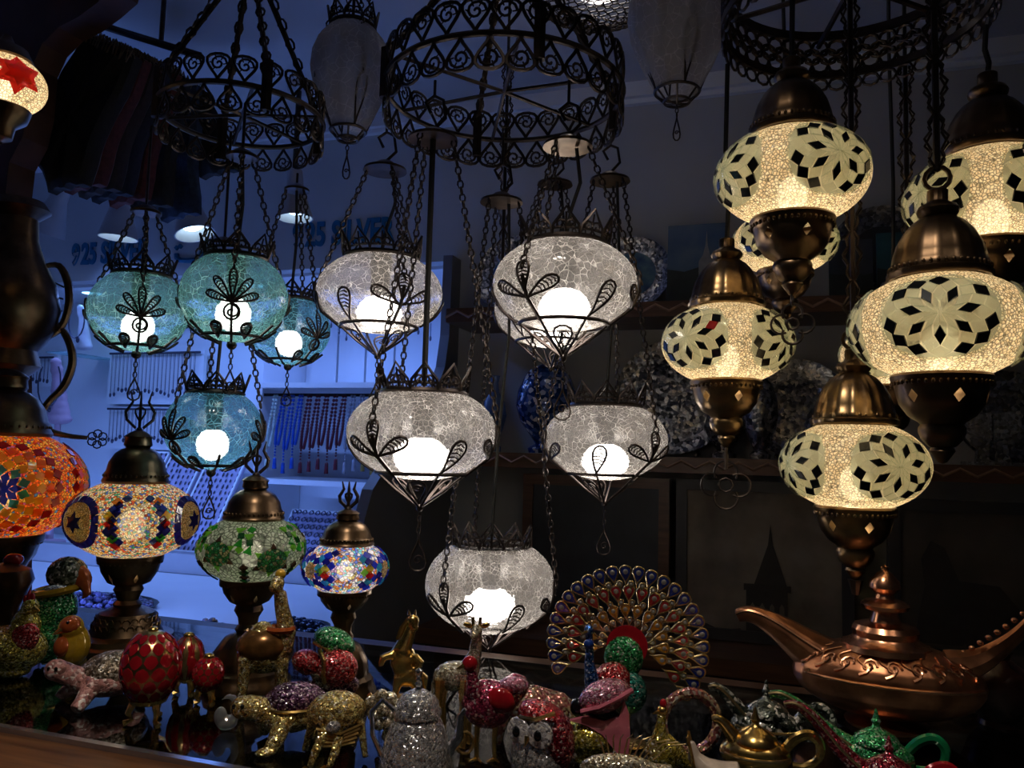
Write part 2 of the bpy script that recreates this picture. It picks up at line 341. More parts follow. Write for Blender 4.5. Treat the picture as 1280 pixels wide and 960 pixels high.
word('925 SILVER',366,309,492,29,'turquoise 925 SILVER lettering beside the dark partition end')
def arabic(px,strokes,dots,label):
    A=onwall(*px); s=.0027; t=thing('sign_lettering',label,'lettering',A,0,'shop lettering on the wall above the niche')
    for st in strokes: MB().tube([(x*s,-.004,z*s) for x,z in st],.010,6).build('letter_stroke',SIGN,t)
    for x,z in dots: MB().prism([(x*s-.009,z*s),(x*s,z*s-.009),(x*s+.009,z*s),(x*s,z*s+.009)],-.01,-.001).build('letter_dot',SIGN,t,False)
arabic((222,326),[[(40,10),(38,2),(30,-1),(16,-1),(6,0),(0,4),(-1,9)],[(40,2),(52,0),(66,0),(72,6),(78,11),(84,8),(82,0),(72,-1)],[(84,2),(92,4),(97,10),(93,14),(88,9),(92,2),(100,0)]],[(-1,17),(5,19),(40,20),(96,22)],'turquoise Arabic word between the two 925 SILVER texts')
arabic((36,336),[[(20,0),(20,27)],[(12,27),(11,4),(4,0),(-8,0)],[(-8,0),(-14,6),(-10,12),(-4,8)]],[(-9,22)],'turquoise Arabic word next to the wooden post')
# conical spot lamps
CONE=pb('grey spot housing',(.42,.40,.40),.1,.5,.1,20)
def cone(x,y,Y,label,tilt,s=1,tgt=None,pw=2):
    p=PY(x,y,Y); t=thing('spot_lamp',label,'spot lamp',p,0,'conical spot lamps above the silver niche'); Mr=Mx.Rotation(-tilt,4,'Y')
    MB().lathe([(.0,.09*s),(.026*s,.09*s),(.028*s,.07*s),(.03*s,.03*s),(.062*s,-.085*s),(.058*s,-.085*s),(.028*s,.02*s),(0,.02*s)],24,Mr).build('housing',CONE,t)
    MB().ball((0,0,-.05*s),(.036*s,.036*s,.02*s),12,6,Mr).build('bulb',emit('spot bulb',(.5,.75,1),7),t)
    q=Mr@V((0,0,.09*s)); MB().tube([q,(q.x,0,.13),(q.x,0,2.49-p.z)],.008,8).build('stem','cord',t)
    MB().lathe([(0,2.48-p.z),(.035,2.48-p.z),(.035,2.5-p.z),(0,2.5-p.z)],16,Mx.Translation((q.x,0,0))).build('ceiling_plate',CONE,t)
    e=p+(Mr@V((0,0,-.09*s))); spot(e,tgt,pw,115)
cone(68,262,2.02,'grey conical spot lamp beside the wooden post',R(-22),1,(-1.95,2.6,1.1),6)
cone(151,266,2.02,'grey conical spot lamp above the first 925 text',R(-3),1,(-1.75,2.5,1.0),6)
cone(237,262,2.02,'grey conical spot lamp tilted towards the post, above the Arabic word',R(18),1,(-1.7,2.4,1.0),6)
cone(369,244,2.02,'grey conical spot lamp with a dark clip behind the small ring chandelier',R(4),.85,(-1.3,2.4,1.0),6)
# recessed downlights
def downlight(x,y,label):
    p=PZ(x,y,2.0); p=V((p.x,2.50,2.0)); t=thing('downlight',label,'downlight',p,0,'recessed downlights of the silver niche')
    MB().lathe([(.045,-.001),(.09,-.001),(.092,-.006),(.088,-.008),(.047,-.006)],28).build('rim','white',t)
    MB().lathe([(0,-.002),(.046,-.002)],24).build('diffuser',emit('downlight diffuser',(.25,.6,1),9),t)
downlight(93,360,'lit round downlight above the necklace busts'); downlight(330,360,'lit round downlight above the shelf unit')
# shelf unit
SU=thing('shelf_unit','white shelf unit holding beaded strands beside the partition','shelf',(-1.36,2.37,1.0))
A=V((-1.36,2.37,1.0))
def bx(lo,hi): return MB().box(V(lo)-A,V(hi)-A)
xl=PY(322,480,2.38).x; z1=PY(400,478,2.38).z; z2=PY(400,601,2.38).z
bx((xl,2.38,z1-.018),(-.955,2.675,z1)).build('shelf','white',SU,False); bx((xl,2.38,z2-.018),(-.955,2.675,z2)).build('shelf','white',SU,False)
bx((xl-.02,2.41,1.0),(xl,2.675,1.985)).build('side_panel','white',SU,False)
for i in range(5):
    x=xl+.03+i*.12
    if x+.11<-.955: bx((x,2.665,z1+.005),(x+.11,2.675,1.985)).build('back_board','white',SU,False)
bx((xl,2.42,z1-.045),(-.96,2.43,z1-.035)).build('hanging_rail','iron',SU,False)
cols=dict(pale=(.5,.6,.55),blue=(.02,.08,.4),maroon=(.12,.02,.03),grey=(.3,.3,.35),amber=(.3,.2,.06),black=(.03,.03,.04))
cm={k:pb(k+' bead stone',c,0,.25,.3,60) for k,c in cols.items()}
seq=['pale','blue','blue','blue','maroon','maroon','maroon','maroon','maroon','grey','grey','amber','amber','blue','black','black','black','grey','black','maroon']
zr=z1-.045
for i,k in enumerate(seq):
    x=xl+.055+i*(-.985-xl-.07)/len(seq); t=thing('bead_strand',f'{k} bead strand hanging in the white shelf unit','beads',(x,2.4215,zr),0,f'{k} bead strands')
    L=.165+random.random()*.03; b=MB(); nb=40
    for j in range(nb):
        f=j/(nb-1)*2-1; zz=-L*(1-abs(f)**1.6); b.ball((.010*(1 if f>0 else -1)*(1-abs(abs(f)-.5)),-.008-.03*(-zz/L),zz),.0062,6,4)
    b.build('beads',cm[k],t)
    b=MB()
    for j in range(4): b.ball((-.004,-.04,-L-.008-j*.010),.0042,6,4)
    b.lathe([(.001,-L-.045),(.006,-L-.05),(.0075,-L-.085),(0,-L-.085)],8,Mx.Translation((-.004,-.04,0))).build('tassel',cm[k],t)
# hanging earrings in the upper compartment
for i,x in enumerate((414,424,433,448,460,497,512,523,538)):
    p=PY(x,405+8*(i%3),2.6); t=thing('drop_earring','silver drop earring hanging on the white boards of the shelf unit','earring',p,0,'drop earrings on the boards')
    MB().tube([(0,0,.05),(0,0,0)],.0018,4).ball((0,0,-.006),(.005,.003,.010),6,5).build('drop',pb('tarnished silver',(.12,.12,.15),.8,.3),t)
# chain racks
SIL=pb('dark silver chain',(.08,.08,.12),.7,.35)
def rack(x0,y0,x1,y1,label,n):
    a=PY(x0,y0,2.62); c=PY(x1,y1,2.62); W=c.x-a.x; H=a.z-c.z
    t=thing('chain_rack',label,'jewellery rack',(a.x,2.62,c.z),0,'racks of silver chains')
    MB().box((-.02,.012,-.011),(W+.02,.03,H+.011)).build('board','white',t,False)
    MB().tube([(-.01,0,H),(W+.01,0,H)],.005,6).build('rod',SIL,t)
    for i in range(n):
        x=W*(i+.5)/n; L=H*(.68+.15*random.random())
        MB().tube([(x-.003,-.005,H),(x-.001,-.004,H-L)],.0011,4).tube([(x+.003,-.005,H),(x+.001,-.004,H-L)],.0011,4).ball((x,-.004,H-L-.01),(.006+.003*random.random(),.003,.010),6,4).build('chain',SIL,t)
rack(140,442,244,502,'upper rack of thin silver chains behind the teal lamps',22)
rack(137,511,240,560,'lower rack of thin silver chains with a bottom ledge',22)
rack(42,447,62,480,'narrow rack of silver chains seen through the scroll arm',5)
# necklace busts
WB=pb('white bust leatherette',(.72,.72,.76),0,.45,.05,20)
def bust(x,y,Y,h,label,mat):
    p=PY(x,y,Y); p.z+=.13*h; t=thing('necklace_bust',label,'necklace bust',p,0,'necklace busts in the niche')
    b=MB(); 
    for i in range(9): 
        f=i/8; b.ball((0,-.03*f*f,h*(f-.0)),(.5*h*(.62-.5*f**.7+.12*(f>.8)),.16*h*(1-.5*f),.10*h),12,7)
    remesh(b,'bust',mat,t,.008,3)
    if Y<2.45: MB().lathe([(0,1.002-p.z),(.06,1.002-p.z),(.058,1.012-p.z),(.014,1.02-p.z),(.012,-.02),(0,-.02)],20).build('stand',mat,t)
    k=MB(); k.tube([(.26*h*sin(a),-.15*h-.02,h*(.62-.42*cos(a)*1.0)) for a in [i*pi/8-pi*.75 for i in range(13)]],.003,5); k.ball((0,-.2*h,h*.17),(.008,.006,.014)); k.build('necklace',SIL,t)
bust(104,440,2.5,.155,'white necklace bust on the glass bracket under the downlight',WB)
bust(72,533,2.42,.22,'pinkish necklace bust standing low behind the scroll arm',pb('pink bust velvet',(.6,.4,.5),0,.6,.1,20))
p=PY(100,442,2.5); tag(MB().box((-.09,-.08,-.005),(.005,.179,0)).build('glass_bracket',pane('bracket glass',(.6,.8,.85),.6,.2),None,False,p),'small glass bracket shelf under the white bust','shelf')
# slanted jewellery pads and ring trays
PAD=pb('lilac velvet pad',(.42,.38,.55),0,.8,.15,40)
def pad(x0,x1,ytop,ybot,label,kind,n):
    a=PY(x0,ybot,2.38); c=PY(x1,ybot,2.38); W=c.x-a.x; H=PY((x0+x1)/2,ytop,2.52).z-1.005
    t=thing('jewellery_pad',label,'jewellery pad',(a.x,2.40,1.010),0,'slanted jewellery pads in the niche'); Mr=Mx.Rotation(R(-32),4,'X')
    L=H/cos(R(32))
    MB().box((0,0,0),(W,.012,L),Mr).build('board',PAD,t,False)
    fr=MB()
    for lo,hi in (((0,-.006,0),(W,0,.008)),((0,-.006,L-.008),(W,0,L)),((0,-.006,0),(.008,0,L)),((W-.008,-.006,0),(W,0,L))): fr.box(lo,hi,Mr)
    fr.build('rim','white',t,False)
    b=MB()
    for i in range(n):
        for j in range(max(2,int(n*L/W*.9))):
            x=W*(i+.5)/n+.004*random.uniform(-1,1); z=L*(j+.6)/max(2,int(n*L/W*.9)); 
            if kind=='ring': b.tube([(x+.008*cos(q*pi/4),-.006,z+.008*sin(q*pi/4)) for q in range(8)],.0025,4,True,Mr)
            else: b.ball((x,-.004,z),(.004,.003,.007+.004*random.random()),6,4,Mr)
    o=b.build('jewels',SIL,t); o['kind']='stuff'
pad(106,150,565,650,'slanted lilac pad of earrings nearest the wooden post','drop',7)
pad(153,198,565,655,'slanted lilac pad of earrings behind the blue and gold table lamp','drop',7)
pad(203,254,570,660,'slanted lilac pad of earrings below the low teal lamp','drop',8)
pad(260,296,625,690,'slanted lilac pad of rings behind the green table lamp','ring',9)
pad(338,455,640,690,'wide slanted lilac pad of rings under the shelf unit','ring',15)
# trays and heaps on the white table
def heap(x,y,rx,ry,label,col,n):
    p=PZ(x,y,.966); t=thing('stone_heap',label,'stone heap',p,0,'heaps of loose stones on the white table'); b=MB()
    for i in range(n):
        a=random.random()*2*pi; q=math.sqrt(random.random()); b.ball((rx*q*cos(a),ry*q*sin(a),.006+.03*(1-q)*random.random()),(.009,.008,.007),6,4)
    o=b.build('stones',pb(label[:18],col,.1,.2,.5,60),t); o['kind']='stuff'
    MB().lathe([(0,.001),(rx*1.05,.001),(rx*1.12,.012),(rx*1.1,.012),(rx*1.03,.004),(0,.004)],24,Mx.Diagonal((1,ry/rx,1,1))).build('dish','darkpanel',t)
heap(115,757,.17,.11,'heap of small violet stones behind the tall table lamp',(.12,.10,.22),260)
heap(366,790,.075,.085,'heap of dark blue stones behind the jewelled camel',(.02,.05,.16),240)
heap(262,792,.07,.05,'low heap of grey violet stones behind the green table lamp',(.14,.12,.18),160)
# ---------------------------------------------------------------- dark shop: shelves
def shelf(name,z0,z1,y0,label):
    t=thing(name,label,'shelf',(.6,y0,z0))
    MB().box((-1.5,0,0),(1.65,2.3-y0,z1-z0)).build('board','shelfwood',t,False)
    b=MB(); n=90
    b.tube([(-1.5+3.15*i/n,-.003,(z1-z0)*(.55+.22*(1 if i%2 else -1))) for i in range(n+1)],.004,5).build('zigzag_carving','trimwood',t)
shelf('wall_shelf',1.765,1.805,2.08,'upper dark wooden wall shelf with carved zigzag edge')
shelf('wall_shelf',1.36,1.40,2.08,'lower dark wooden wall shelf with carved zigzag edge')
t=thing('low_cabinet','long dark cabinet carrying the framed pictures','cabinet',(.6,1.95,0))
MB().box((-1.5,0,.90),(1.65,.34,.94)).build('top','shelfwood',t,False); MB().box((-1.48,.02,0),(1.63,.34,.90)).build('body','darkpanel',t,False)
# textile hung over the cabinet front
ma,nt,out=newmat('patterned textile'); tc=N(nt,'TexCoord').outputs['Object']
mp=N(nt,'Mapping',Vector=tc); mp.inputs['Scale'].default_value=(14,14,14)
v=N(nt,'TexVoronoi',{'distance':'MANHATTAN'},Vector=mp.outputs[0],Scale=1.,Randomness=.1)
wv=N(nt,'TexWave',{'wave_type':'RINGS'},Vector=mp.outputs[0],Scale=2.,Distortion=6.)
k=N(nt,'Math',{'operation':'MULTIPLY'},i0=ramp(nt,v.outputs[0],[(.22,(1,1,1)),(.3,(0,0,0))]),i1=ramp(nt,wv.outputs[1],[(.5,(0,0,0)),(.6,(1,1,1))])).outputs[0]
bs=N(nt,'BsdfDiffuse',Color=N(nt,'MixRGB',i0=k,i1=(.012,.012,.018),i2=(.16,.16,.19)).outputs[0]); nt.links.new(bs.outputs[0],out.inputs[0])
b=MB(); n=60
for i in range(n):
    x0=-.75+2.4*i/n; x1=-.75+2.4*(i+1)/n; f=lambda x:1.9+.012*sin(x*23)+.008*sin(x*51)
    b.add([(x0,f(x0),.25),(x1,f(x1),.25),(x1,f(x1),.885),(x0,f(x0),.885),(x0,f(x0)+.012,.25),(x1,f(x1)+.012,.25),(x1,f(x1)+.012,.885),(x0,f(x0)+.012,.885)],[(0,1,2,3),(7,6,5,4),(3,2,6,7),(0,4,5,1)])
tag(b.build('textile_hanging',ma),'black textile with pale woven motifs hung on the low cabinet','textile')
# framed pictures
def frame(x0,y0,x1,y1,fm,cm_,label,fw=.028,Y=2.15):
    a=PY(x0,y0,Y); c=PY(x1,y1,Y); z0=.942; W=c.x-a.x; H=a.z-z0
    t=thing('framed_picture',label,'picture',(a.x,Y,z0))
    for lo,hi in (((0,-.012,0),(W,.015,fw)),((0,-.012,H-fw),(W,.015,H)),((0,-.012,fw),(fw,.015,H-fw)),((W-fw,-.012,fw),(W,.015,H-fw))): MB().box(lo,hi).build('frame_bar',fm,t,False)
    MB().box((fw,-.002,fw),(W-fw,.012,H-fw)).build('canvas',cm_,t,False); return t,W,H
sep=pb('sepia canvas',(.30,.26,.21),0,.6,.75,7,0,(.13,.105,.08)); drk=pb('dark canvas',(.03,.035,.045),0,.5,.5,8); INK=pb('dark print ink',(.035,.03,.028),0,.6,.3,30)
frame(656,592,836,780,'shelfwood',drk,'dark picture in a thin brown frame below the lower wall shelf')
t,W,H=frame(846,598,1068,780,'darkpanel',sep,'sepia print of a round tower with a pointed roof in a black frame')
cx=PY(962,700,2.15).x-t.location.x; s=W/220
def Q(pts): return [(cx+(x-962)*s,.0+ (780-y)*s*1.0) for x,y in pts]
MB().prism(Q([(933,780),(933,712),(984,712),(984,780)]),-.006,-.0025).build('tower_body',INK,t,False)
MB().prism(Q([(930,714),(930,706),(988,706),(988,714)]),-.009,-.0025).build('tower_gallery',INK,t,False)
MB().prism(Q([(943,706),(960,655),(963,628),(966,655),(983,706)]),-.006,-.0025).build('tower_roof',INK,t,False)
for i in range(4): 
    x=938+i*12; MB().prism(Q([(x,748),(x,734),(x+3,729),(x+6,734),(x+6,748)]),-.008,-.0055).build('tower_window',sep,t,False)
b=MB().prism(Q([(860,778),(860,765),(880,760),(900,768),(925,764),(935,770),(990,768),(1010,774),(1050,776),(1050,778)]),-.005,-.0025).build('skyline',INK,t,False)
t,W,H=frame(1108,622,1330,780,'darkpanel',pb('brown dusk canvas',(.10,.085,.07),0,.6,.6,6,0,(.04,.035,.03)),'dim dusk print of a horse in a black frame behind the copper lamp')
MB().prism([(W*x,H*z) for x,z in ((.15,.1),(.22,.45),(.2,.62),(.26,.74),(.34,.70),(.42,.5),(.65,.48),(.8,.3),(.85,.1))],-.006,-.0025).build('horse_print',INK,t,False)
# plates
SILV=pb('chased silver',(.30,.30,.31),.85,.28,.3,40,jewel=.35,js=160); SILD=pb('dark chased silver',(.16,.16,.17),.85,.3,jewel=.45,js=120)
BLU=pb('painted blue glaze',(.03,.09,.22),0,.15,.7,18,0,(.16,.32,.36))
def plate(x,y,dpx,zs,label,rim,cen,Y=2.2):
    p=PY(x,y,Y); d=(p-CAM).dot(FW); r=dpx*d/2000; t=thing('decorative_plate',label,'plate',(p.x,Y,zs+.003),0,'plates standing on the wall shelves')
    Mr=Mx.Translation((0,.055,r*.98))@Mx.Rotation(R(90-10),4,'X')
    MB().lathe([(r*.6,.012),(r*.66,.010),(r*.96,.022),(r,.026),(r,.022),(r*.66,.004),(r*.6,.004)],40,Mr).build('rim',rim,t)
    MB().lathe([(0,.012),(r*.6,.012),(r*.6,.004),(0,.004)],40,Mr).build('well',cen,t)
    MB().tube([(-r*.4,.0,.004),(-r*.4,.09,.004),(0,.085,r),(r*.4,.09,.004),(r*.4,.0,.004)],.004,6).build('stand','iron',t)
plate(640,300,104,1.805,'round plate with speckled rim and blue harbour scene beside the partition',SILV,BLU)
plate(788,302,98,1.805,'round plate with pale ringed rim and blue ship scene behind the crackle lamps',SILV,BLU)
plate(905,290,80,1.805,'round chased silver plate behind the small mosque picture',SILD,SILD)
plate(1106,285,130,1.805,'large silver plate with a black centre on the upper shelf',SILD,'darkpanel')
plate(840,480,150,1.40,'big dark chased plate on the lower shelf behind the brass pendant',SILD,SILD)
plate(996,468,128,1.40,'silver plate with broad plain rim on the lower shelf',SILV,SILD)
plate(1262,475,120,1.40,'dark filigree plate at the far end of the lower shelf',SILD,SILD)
# picture cards
def card(x0,y0,x1,y1,zs,label,sky,land,kind,Y=2.14):
    a=PY(x0,y0,Y); c=PY(x1,y1,Y); W=c.x-a.x; H=a.z-zs; t=thing('picture_tile',label,'picture',(a.x,Y,zs+.002)); Mr=Mx.Rotation(R(-6),4,'X')
    MB().box((0,0,0),(W,.01,H),Mr).build('tile',sky,t,False)
    MB().prism([(0,0),(W,0),(W,H*.42),(W*.8,H*.38),(W*.55,H*.45),(W*.3,H*.40),(0,H*.44)],-.002,0,Mr).build('shore_print',land,t,False)
    if kind: MB().prism([(W*.55,H*.3),(W*.55,H*.52),(W*.62,H*.6),(W*.66,H*.72),(W*.68,H*.9),(W*.70,H*.72),(W*.74,H*.6),(W*.82,H*.52),(W*.82,H*.3)],-.004,-.002,Mr).build('mosque_print',pb('pale print',(.3,.3,.3),0,.5,.3,30),t,False)
skyb=pb('dusk sky print',(.03,.09,.20),0,.4,.5,9,0,(.10,.16,.22)); land=pb('dark shore print',(.02,.03,.03),0,.4,.4,20)
card(834,280,906,365,1.805,'blue picture tile with a domed tower and boats on the upper shelf',skyb,land,1)
card(1036,300,1092,365,1.805,'dark picture tile with a pale bridge leaning on the silver plate',pb('night print',(.05,.06,.08),0,.4,.5,12),land,0)
card(1096,290,1150,365,1.805,'teal picture tile on the upper shelf beside the silver plate',pb('teal print',(.04,.14,.17),0,.4,.5,12),land,0,2.12)
# vessels on the lower shelf
def vessel(x,zs,hpx,wpx,label,mat,prof,Y=2.16,nm='vase',grp=None):
    p=PY(x,500,Y); d=(p-CAM).dot(FW); h=hpx*d/1000; r=wpx*d/2000; t=thing(nm,label,nm.replace('_',' '),(p.x,Y,zs+.001),0,grp)
    k=max(range(len(prof)),key=lambda i:prof[i][0])
    MB().lathe([(r*a,h*z) for a,z in prof[:k+1]],32).build('body',mat,t); MB().lathe([(r*a,h*z) for a,z in prof[k:]],32).build('upper_body',mat,t); return t
egg=[(0,0),(.55,0),(.6,.05),(.35,.1),(.5,.18),(.85,.35),(1,.52),(.95,.68),(.7,.88),(.4,.97),(.12,1.0),(.1,1.06),(0,1.08)]
vas=[(0,0),(.6,0),(.62,.06),(.35,.12),(.75,.3),(1,.48),(.8,.66),(.35,.78),(.28,.9),(.42,1.0),(.3,1.0),(0,.8)]
vessel(684,1.40,112,78,'glossy dark blue egg-shaped jar under the crackle lamps',pb('cobalt glaze',(.01,.05,.22),.1,.12,.4,30,jewel=.2,js=90),egg,nm='lidded_jar')
vessel(618,1.40,95,32,'slim pale blue vase beside the blue egg jar',pb('pale blue glaze',(.12,.2,.4),.1,.2,.4,30),vas)
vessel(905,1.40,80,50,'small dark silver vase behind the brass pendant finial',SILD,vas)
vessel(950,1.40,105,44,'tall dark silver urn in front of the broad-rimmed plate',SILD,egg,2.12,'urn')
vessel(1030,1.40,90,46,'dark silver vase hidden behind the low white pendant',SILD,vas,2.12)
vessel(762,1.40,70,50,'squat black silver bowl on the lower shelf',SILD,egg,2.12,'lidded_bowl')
p=PY(1240,560,2.14); t=thing('book_stand','silver open book ornament on a folding stand, lower shelf','ornament',(p.x,2.14,1.402))
s=.0022
MB().prism([(-27*s,30*s),(-1*s,26*s),(-1*s,54*s),(-27*s,58*s)],-.01,0).build('page',SILV,t,False); MB().prism([(1*s,26*s),(27*s,30*s),(27*s,58*s),(1*s,54*s)],-.01,0).build('page',SILV,t,False)
MB().prism([(-34*s,40*s),(-26*s,28*s),(-14*s,16*s),(-16*s,2*s),(-4*s,2*s),(-3*s,24*s)],-.012,.012).prism([(34*s,40*s),(3*s,24*s),(4*s,2*s),(16*s,2*s),(14*s,16*s),(26*s,28*s)],-.012,.012).build('stand',SILD,t,False)
MB().box((-.06,-.03,-.001),(.06,.03,.006)).build('base',SILV,t,False)
# ================================================================ lamps
WARM=(1,.80,.52); NEUT=(1,.90,.80)
BULBS={}
def bulbmat(k,col,s):
    if k not in BULBS: BULBS[k]=emit(k+' bulb glow',col,s)
    return BULBS[k]
def S(a,c,az,el,off=0):
    p=V((a*cos(el)*sin(az),-a*cos(el)*cos(az),c*sin(el))); n=V((p.x/a/a,p.y/a/a,p.z/c/c)).normalized(); return p+n*off,n
def conf(a,c,az,el,uv,off):
    o=[]
    for u,v in uv:
        e=max(-1.45,min(1.45,el+v/((a+c)/2))); o.append(S(a,c,az+u/(a*max(.25,cos(e))),e,off)[0])
    return o
def ell(a,c,e0,e1,n=14): return [(a*cos(e0+(e1-e0)*i/n),c*sin(e0+(e1-e0)*i/n)) for i in range(n+1)]
def tilemesh(poly,t,mat):
    b=MB(); n=len(poly); b.add([(x,0,z) for x,z in poly]+[(x*.9,-t,z*.9) for x,z in poly],[tuple(range(n,2*n))]+[(i,(i+1)%n,(i+1)%n+n,i+n) for i in range(n)])
    return b.mesh('mosaic_tile',mat,False)
TM={}
def tile(par,a,c,az,el,u,v,w,h,roll,mat,kind='d'):
    k=(round(w,4),round(h,4),mat,kind)
    if k not in TM:
        p={'d':[(0,-h/2),(w/2,0),(0,h/2),(-w/2,0)],'s':[(-w/2,-h/2),(w/2,-h/2),(w/2,h/2),(-w/2,h/2)],'t':[(-w/2,-h/2),(w/2,-h/2),(0,h/2)],
           'o':[(w/2*cos(i*pi/4),h/2*sin(i*pi/4)) for i in range(8)]}[kind]
        TM[k]=tilemesh(p,.0016,mat)
    e=max(-1.4,min(1.4,el+v/((a+c)/2))); z=az+u/(a*max(.25,cos(e)))
    p,n=S(a,c,z,e,.0008); x=V((cos(z),sin(z),0)); y=-n; zz=x.cross(y).normalized()
    M=Mx(((x.x,y.x,zz.x,p.x),(x.y,y.y,zz.y,p.y),(x.z,y.z,zz.z,p.z),(0,0,0,1)))@Mx.Rotation(roll,4,'Y')
    return inst('mosaic_tile',TM[k],par,M)
def rosette(par,a,c,az,el,rings,vis=True):
    for r,n,w,h,mat,ph in rings:
        for i in range(n):
            t=2*pi*(i+ph)/n; tile(par,a,c,az,el,r*sin(t),r*cos(t),w,h,t,mat)
def zome(par,a,c,A,n=14,s=.152,red=None):
    # a rosette of rhombs that fit edge to edge, ring by ring
    s*=a; r=[s*sin(k*pi/n)/sin(pi/n) for k in range(8)]
    for k in range(1,6):
        w=2*r[k]*sin(pi/n)*.90; h=(r[k+1]-r[k-1])*.90; rc=(r[k+1]+r[k-1])/2
        for j in range(n):
            t=2*pi*(j+k/2)/n
            dark=(k==2 and j%2==0) or (k==4 and j%4!=1)
            tile(par,a,c,A,0,rc*sin(t),rc*cos(t),w,h,t,'t_darkred' if red==(k,j) else 'tdark' if dark else 'glassclear')
def patch(par,name,a,c,az,el,uv,off,mat):
    b=MB(); n=len(uv); cu=sum(u for u,v in uv)/n; cv=sum(v for u,v in uv)/n; K=4; v=[conf(a,c,az,el,[(cu,cv)],off)[0]]; f=[]
    for k in range(1,K+1): v+=conf(a,c,az,el,[(cu+(u-cu)*k/K,cv+(w-cv)*k/K) for u,w in uv],off)
    v+=conf(a,c,az,el,uv,-.0005)
    for i in range(n):
        j=(i+1)%n; f.append((0,1+i,1+j))
        for k in range(K): f.append((1+k*n+i,1+(k+1)*n+i,1+(k+1)*n+j,1+k*n+j))
    return b.add(v,f).build(name,mat,par)
def beadring(b,r,z,n,s,tw=0):
    for i in range(n):
        t=2*pi*i/n; b.ball((r*sin(t),-r*cos(t),z),(s,s,s*1.5),6,4)
    return b
EL=R(60)
CAP=[(.60,.585),(.67,.575),(.69,.60),(.69,.65),(.66,.67),(.66,.73),(.63,.76),(.61,.86),(.56,1.0),(.47,1.14),(.36,1.25),(.26,1.31),(.22,1.33),(.27,1.37),(.285,1.42),(.25,1.47),(.17,1.50),(.14,1.53),(.14,1.66),(.11,1.68),(0,1.68)]
CUP=[(.585,-.57),(.66,-.57),(.68,-.60),(.66,-.66),(.62,-.70),(.61,-.76),(.56,-.92),(.44,-1.06),(.31,-1.13),(.28,-1.16),(.31,-1.2),(.31,-1.25),(.27,-1.34),(.19,-1.41),(.15,-1.43),(.17,-1.47),(.12,-1.53),(.06,-1.6),(0,-1.62)]
def quatrefoil(b,cx,cz,s,r=.0016):
    for i in range(4):
        t=i*pi/2; x=cx+s*.55*sin(t); z=cz+s*.55*cos(t)
        b.tube([(x+s*.5*sin(t+q),0,z+s*.5*cos(t+q)) for q in [(-1+k/5)*2.1+ 0 for k in range(11)]],r,5)
    b.tube([(cx+s*.3*sin(q*pi/4),0,cz+s*.3*cos(q*pi/4)) for q in range(8)],r,5,True)
def lozenge_chain(b,x,z0,z1,L=.062,w=.0135,r=.0017):
    n=max(1,round((z1-z0)/L)); st=(z1-z0)/n
    for i in range(n):
        for k in range(4):
            t=k*pi/2+pi/4; c_,s_=cos(t),sin(t); z=z0+i*st
            b.tube([(x+q*w*c_,q*w*s_,z+f*st) for q,f in ((.15,0),(.75,.18),(.5,.32),(1.15,.5),(.5,.68),(.75,.82),(.15,1))],r,4)
        b.ball((x,0,z0+i*st),.004,6,4)
    b.tube([(x,0,z0),(x,0,z1)],.0035,5)
def ringloop(b,z,r,t=.002): b.tube([(r*cos(q*pi/6),0,z+r*sin(q*pi/6)) for q in range(12)],t,5,True)
CRING=P(1066,8,1.02)   # the pierced band chandelier some pendants hang from
def mosaic_pendant(x,y,wpx,az,label,orn=None,chain='cord',metal='brass',bulbz=-.25,ros=4,D=.17,capf=1.0,top=2.5):
    d=D*F/wpx; p=P(x,y,d); a=D/2; c=.655*a; CW=.82; t=thing('mosaic_pendant_lamp',label,'pendant lamp',p,face(p),'white mosaic pendant lamps')
    MB().lathe([(r*a*CW,(z if z<.6 else .6+(z-.6)*capf)*a) for r,z in CAP],64,None,(),.05 if metal=='brass' else .02,16).build('top_cap',metal,t)
    beadring(MB(),.665*a*CW,.70*a,44,.0019).build('beaded_band',metal,t)
    g=MB().lathe(ell(a,c,-EL,EL,18),56).build('globe','bead',t)
    MB().lathe([(r*a*CW,z*a) for r,z in CUP],24,None,{(5,j) for j in range(1,24,4)}).build('lower_cup',metal,t)
    beadring(MB(),.65*a*CW,-.68*a,44,.0018).build('beaded_band',metal,t)
    MB().ball((0,0,bulbz*a),(.2*a,.2*a,.26*a),12,8).build('bulb',bulbmat('warm',WARM,EW),t)
    k=a/.085; u=.0172*k
    for q in range(ros):
        A=R(az)+q*2*pi/ros
        A=(A+pi)%(2*pi)-pi
        if abs(A)>R(115): continue
        patch(g,'clear_glass_field',a,c,A,0,[(3.05*u*sin(i*pi/16),3.05*u*cos(i*pi/16)) for i in range(32)],.0004,'gfield')
        zome(g,a,c,A,red=(3,1) if 'red tile' in label and q==0 else None)
    zt=(.6+1.08*capf)*a; b=MB()
    if chain=='cord':
        b.tube([(0,0,zt-.004),(.002,0,zt+.2*(top-p.z-zt)),(-.002,0,zt+.5*(top-p.z-zt)),(0,0,top-p.z)],.0035,6); b.build('cord','cord',t)
    else:
        ringloop(b,zt+.012,.012,.0026); b.build('hanging_ring','dbrass',t); b=MB(); lozenge_chain(b,0,zt+.022,top-p.z); b.build('lozenge_chain','iron',t)
    zb=-1.6*a
    if orn=='quatrefoil':
        b=MB(); b.chain((0,0,zb),(0,0,zb-.012)); quatrefoil(b,0,zb-.034,.022); b.build('quatrefoil_pendant','iron',t)
    if orn=='trefoil':
        b=MB(); b.tube([(0,0,zb),(0,0,zb-.03)],.0025,5); quatrefoil(b,0,zb-.05,.03,.0014); b.build('filigree_pendant','iron',t)
    if orn=='stem': MB().tube([(0,0,zb),(0,0,zb-.018)],[.009,.004],8).build('stem','iron',t)
    return t
EW=29
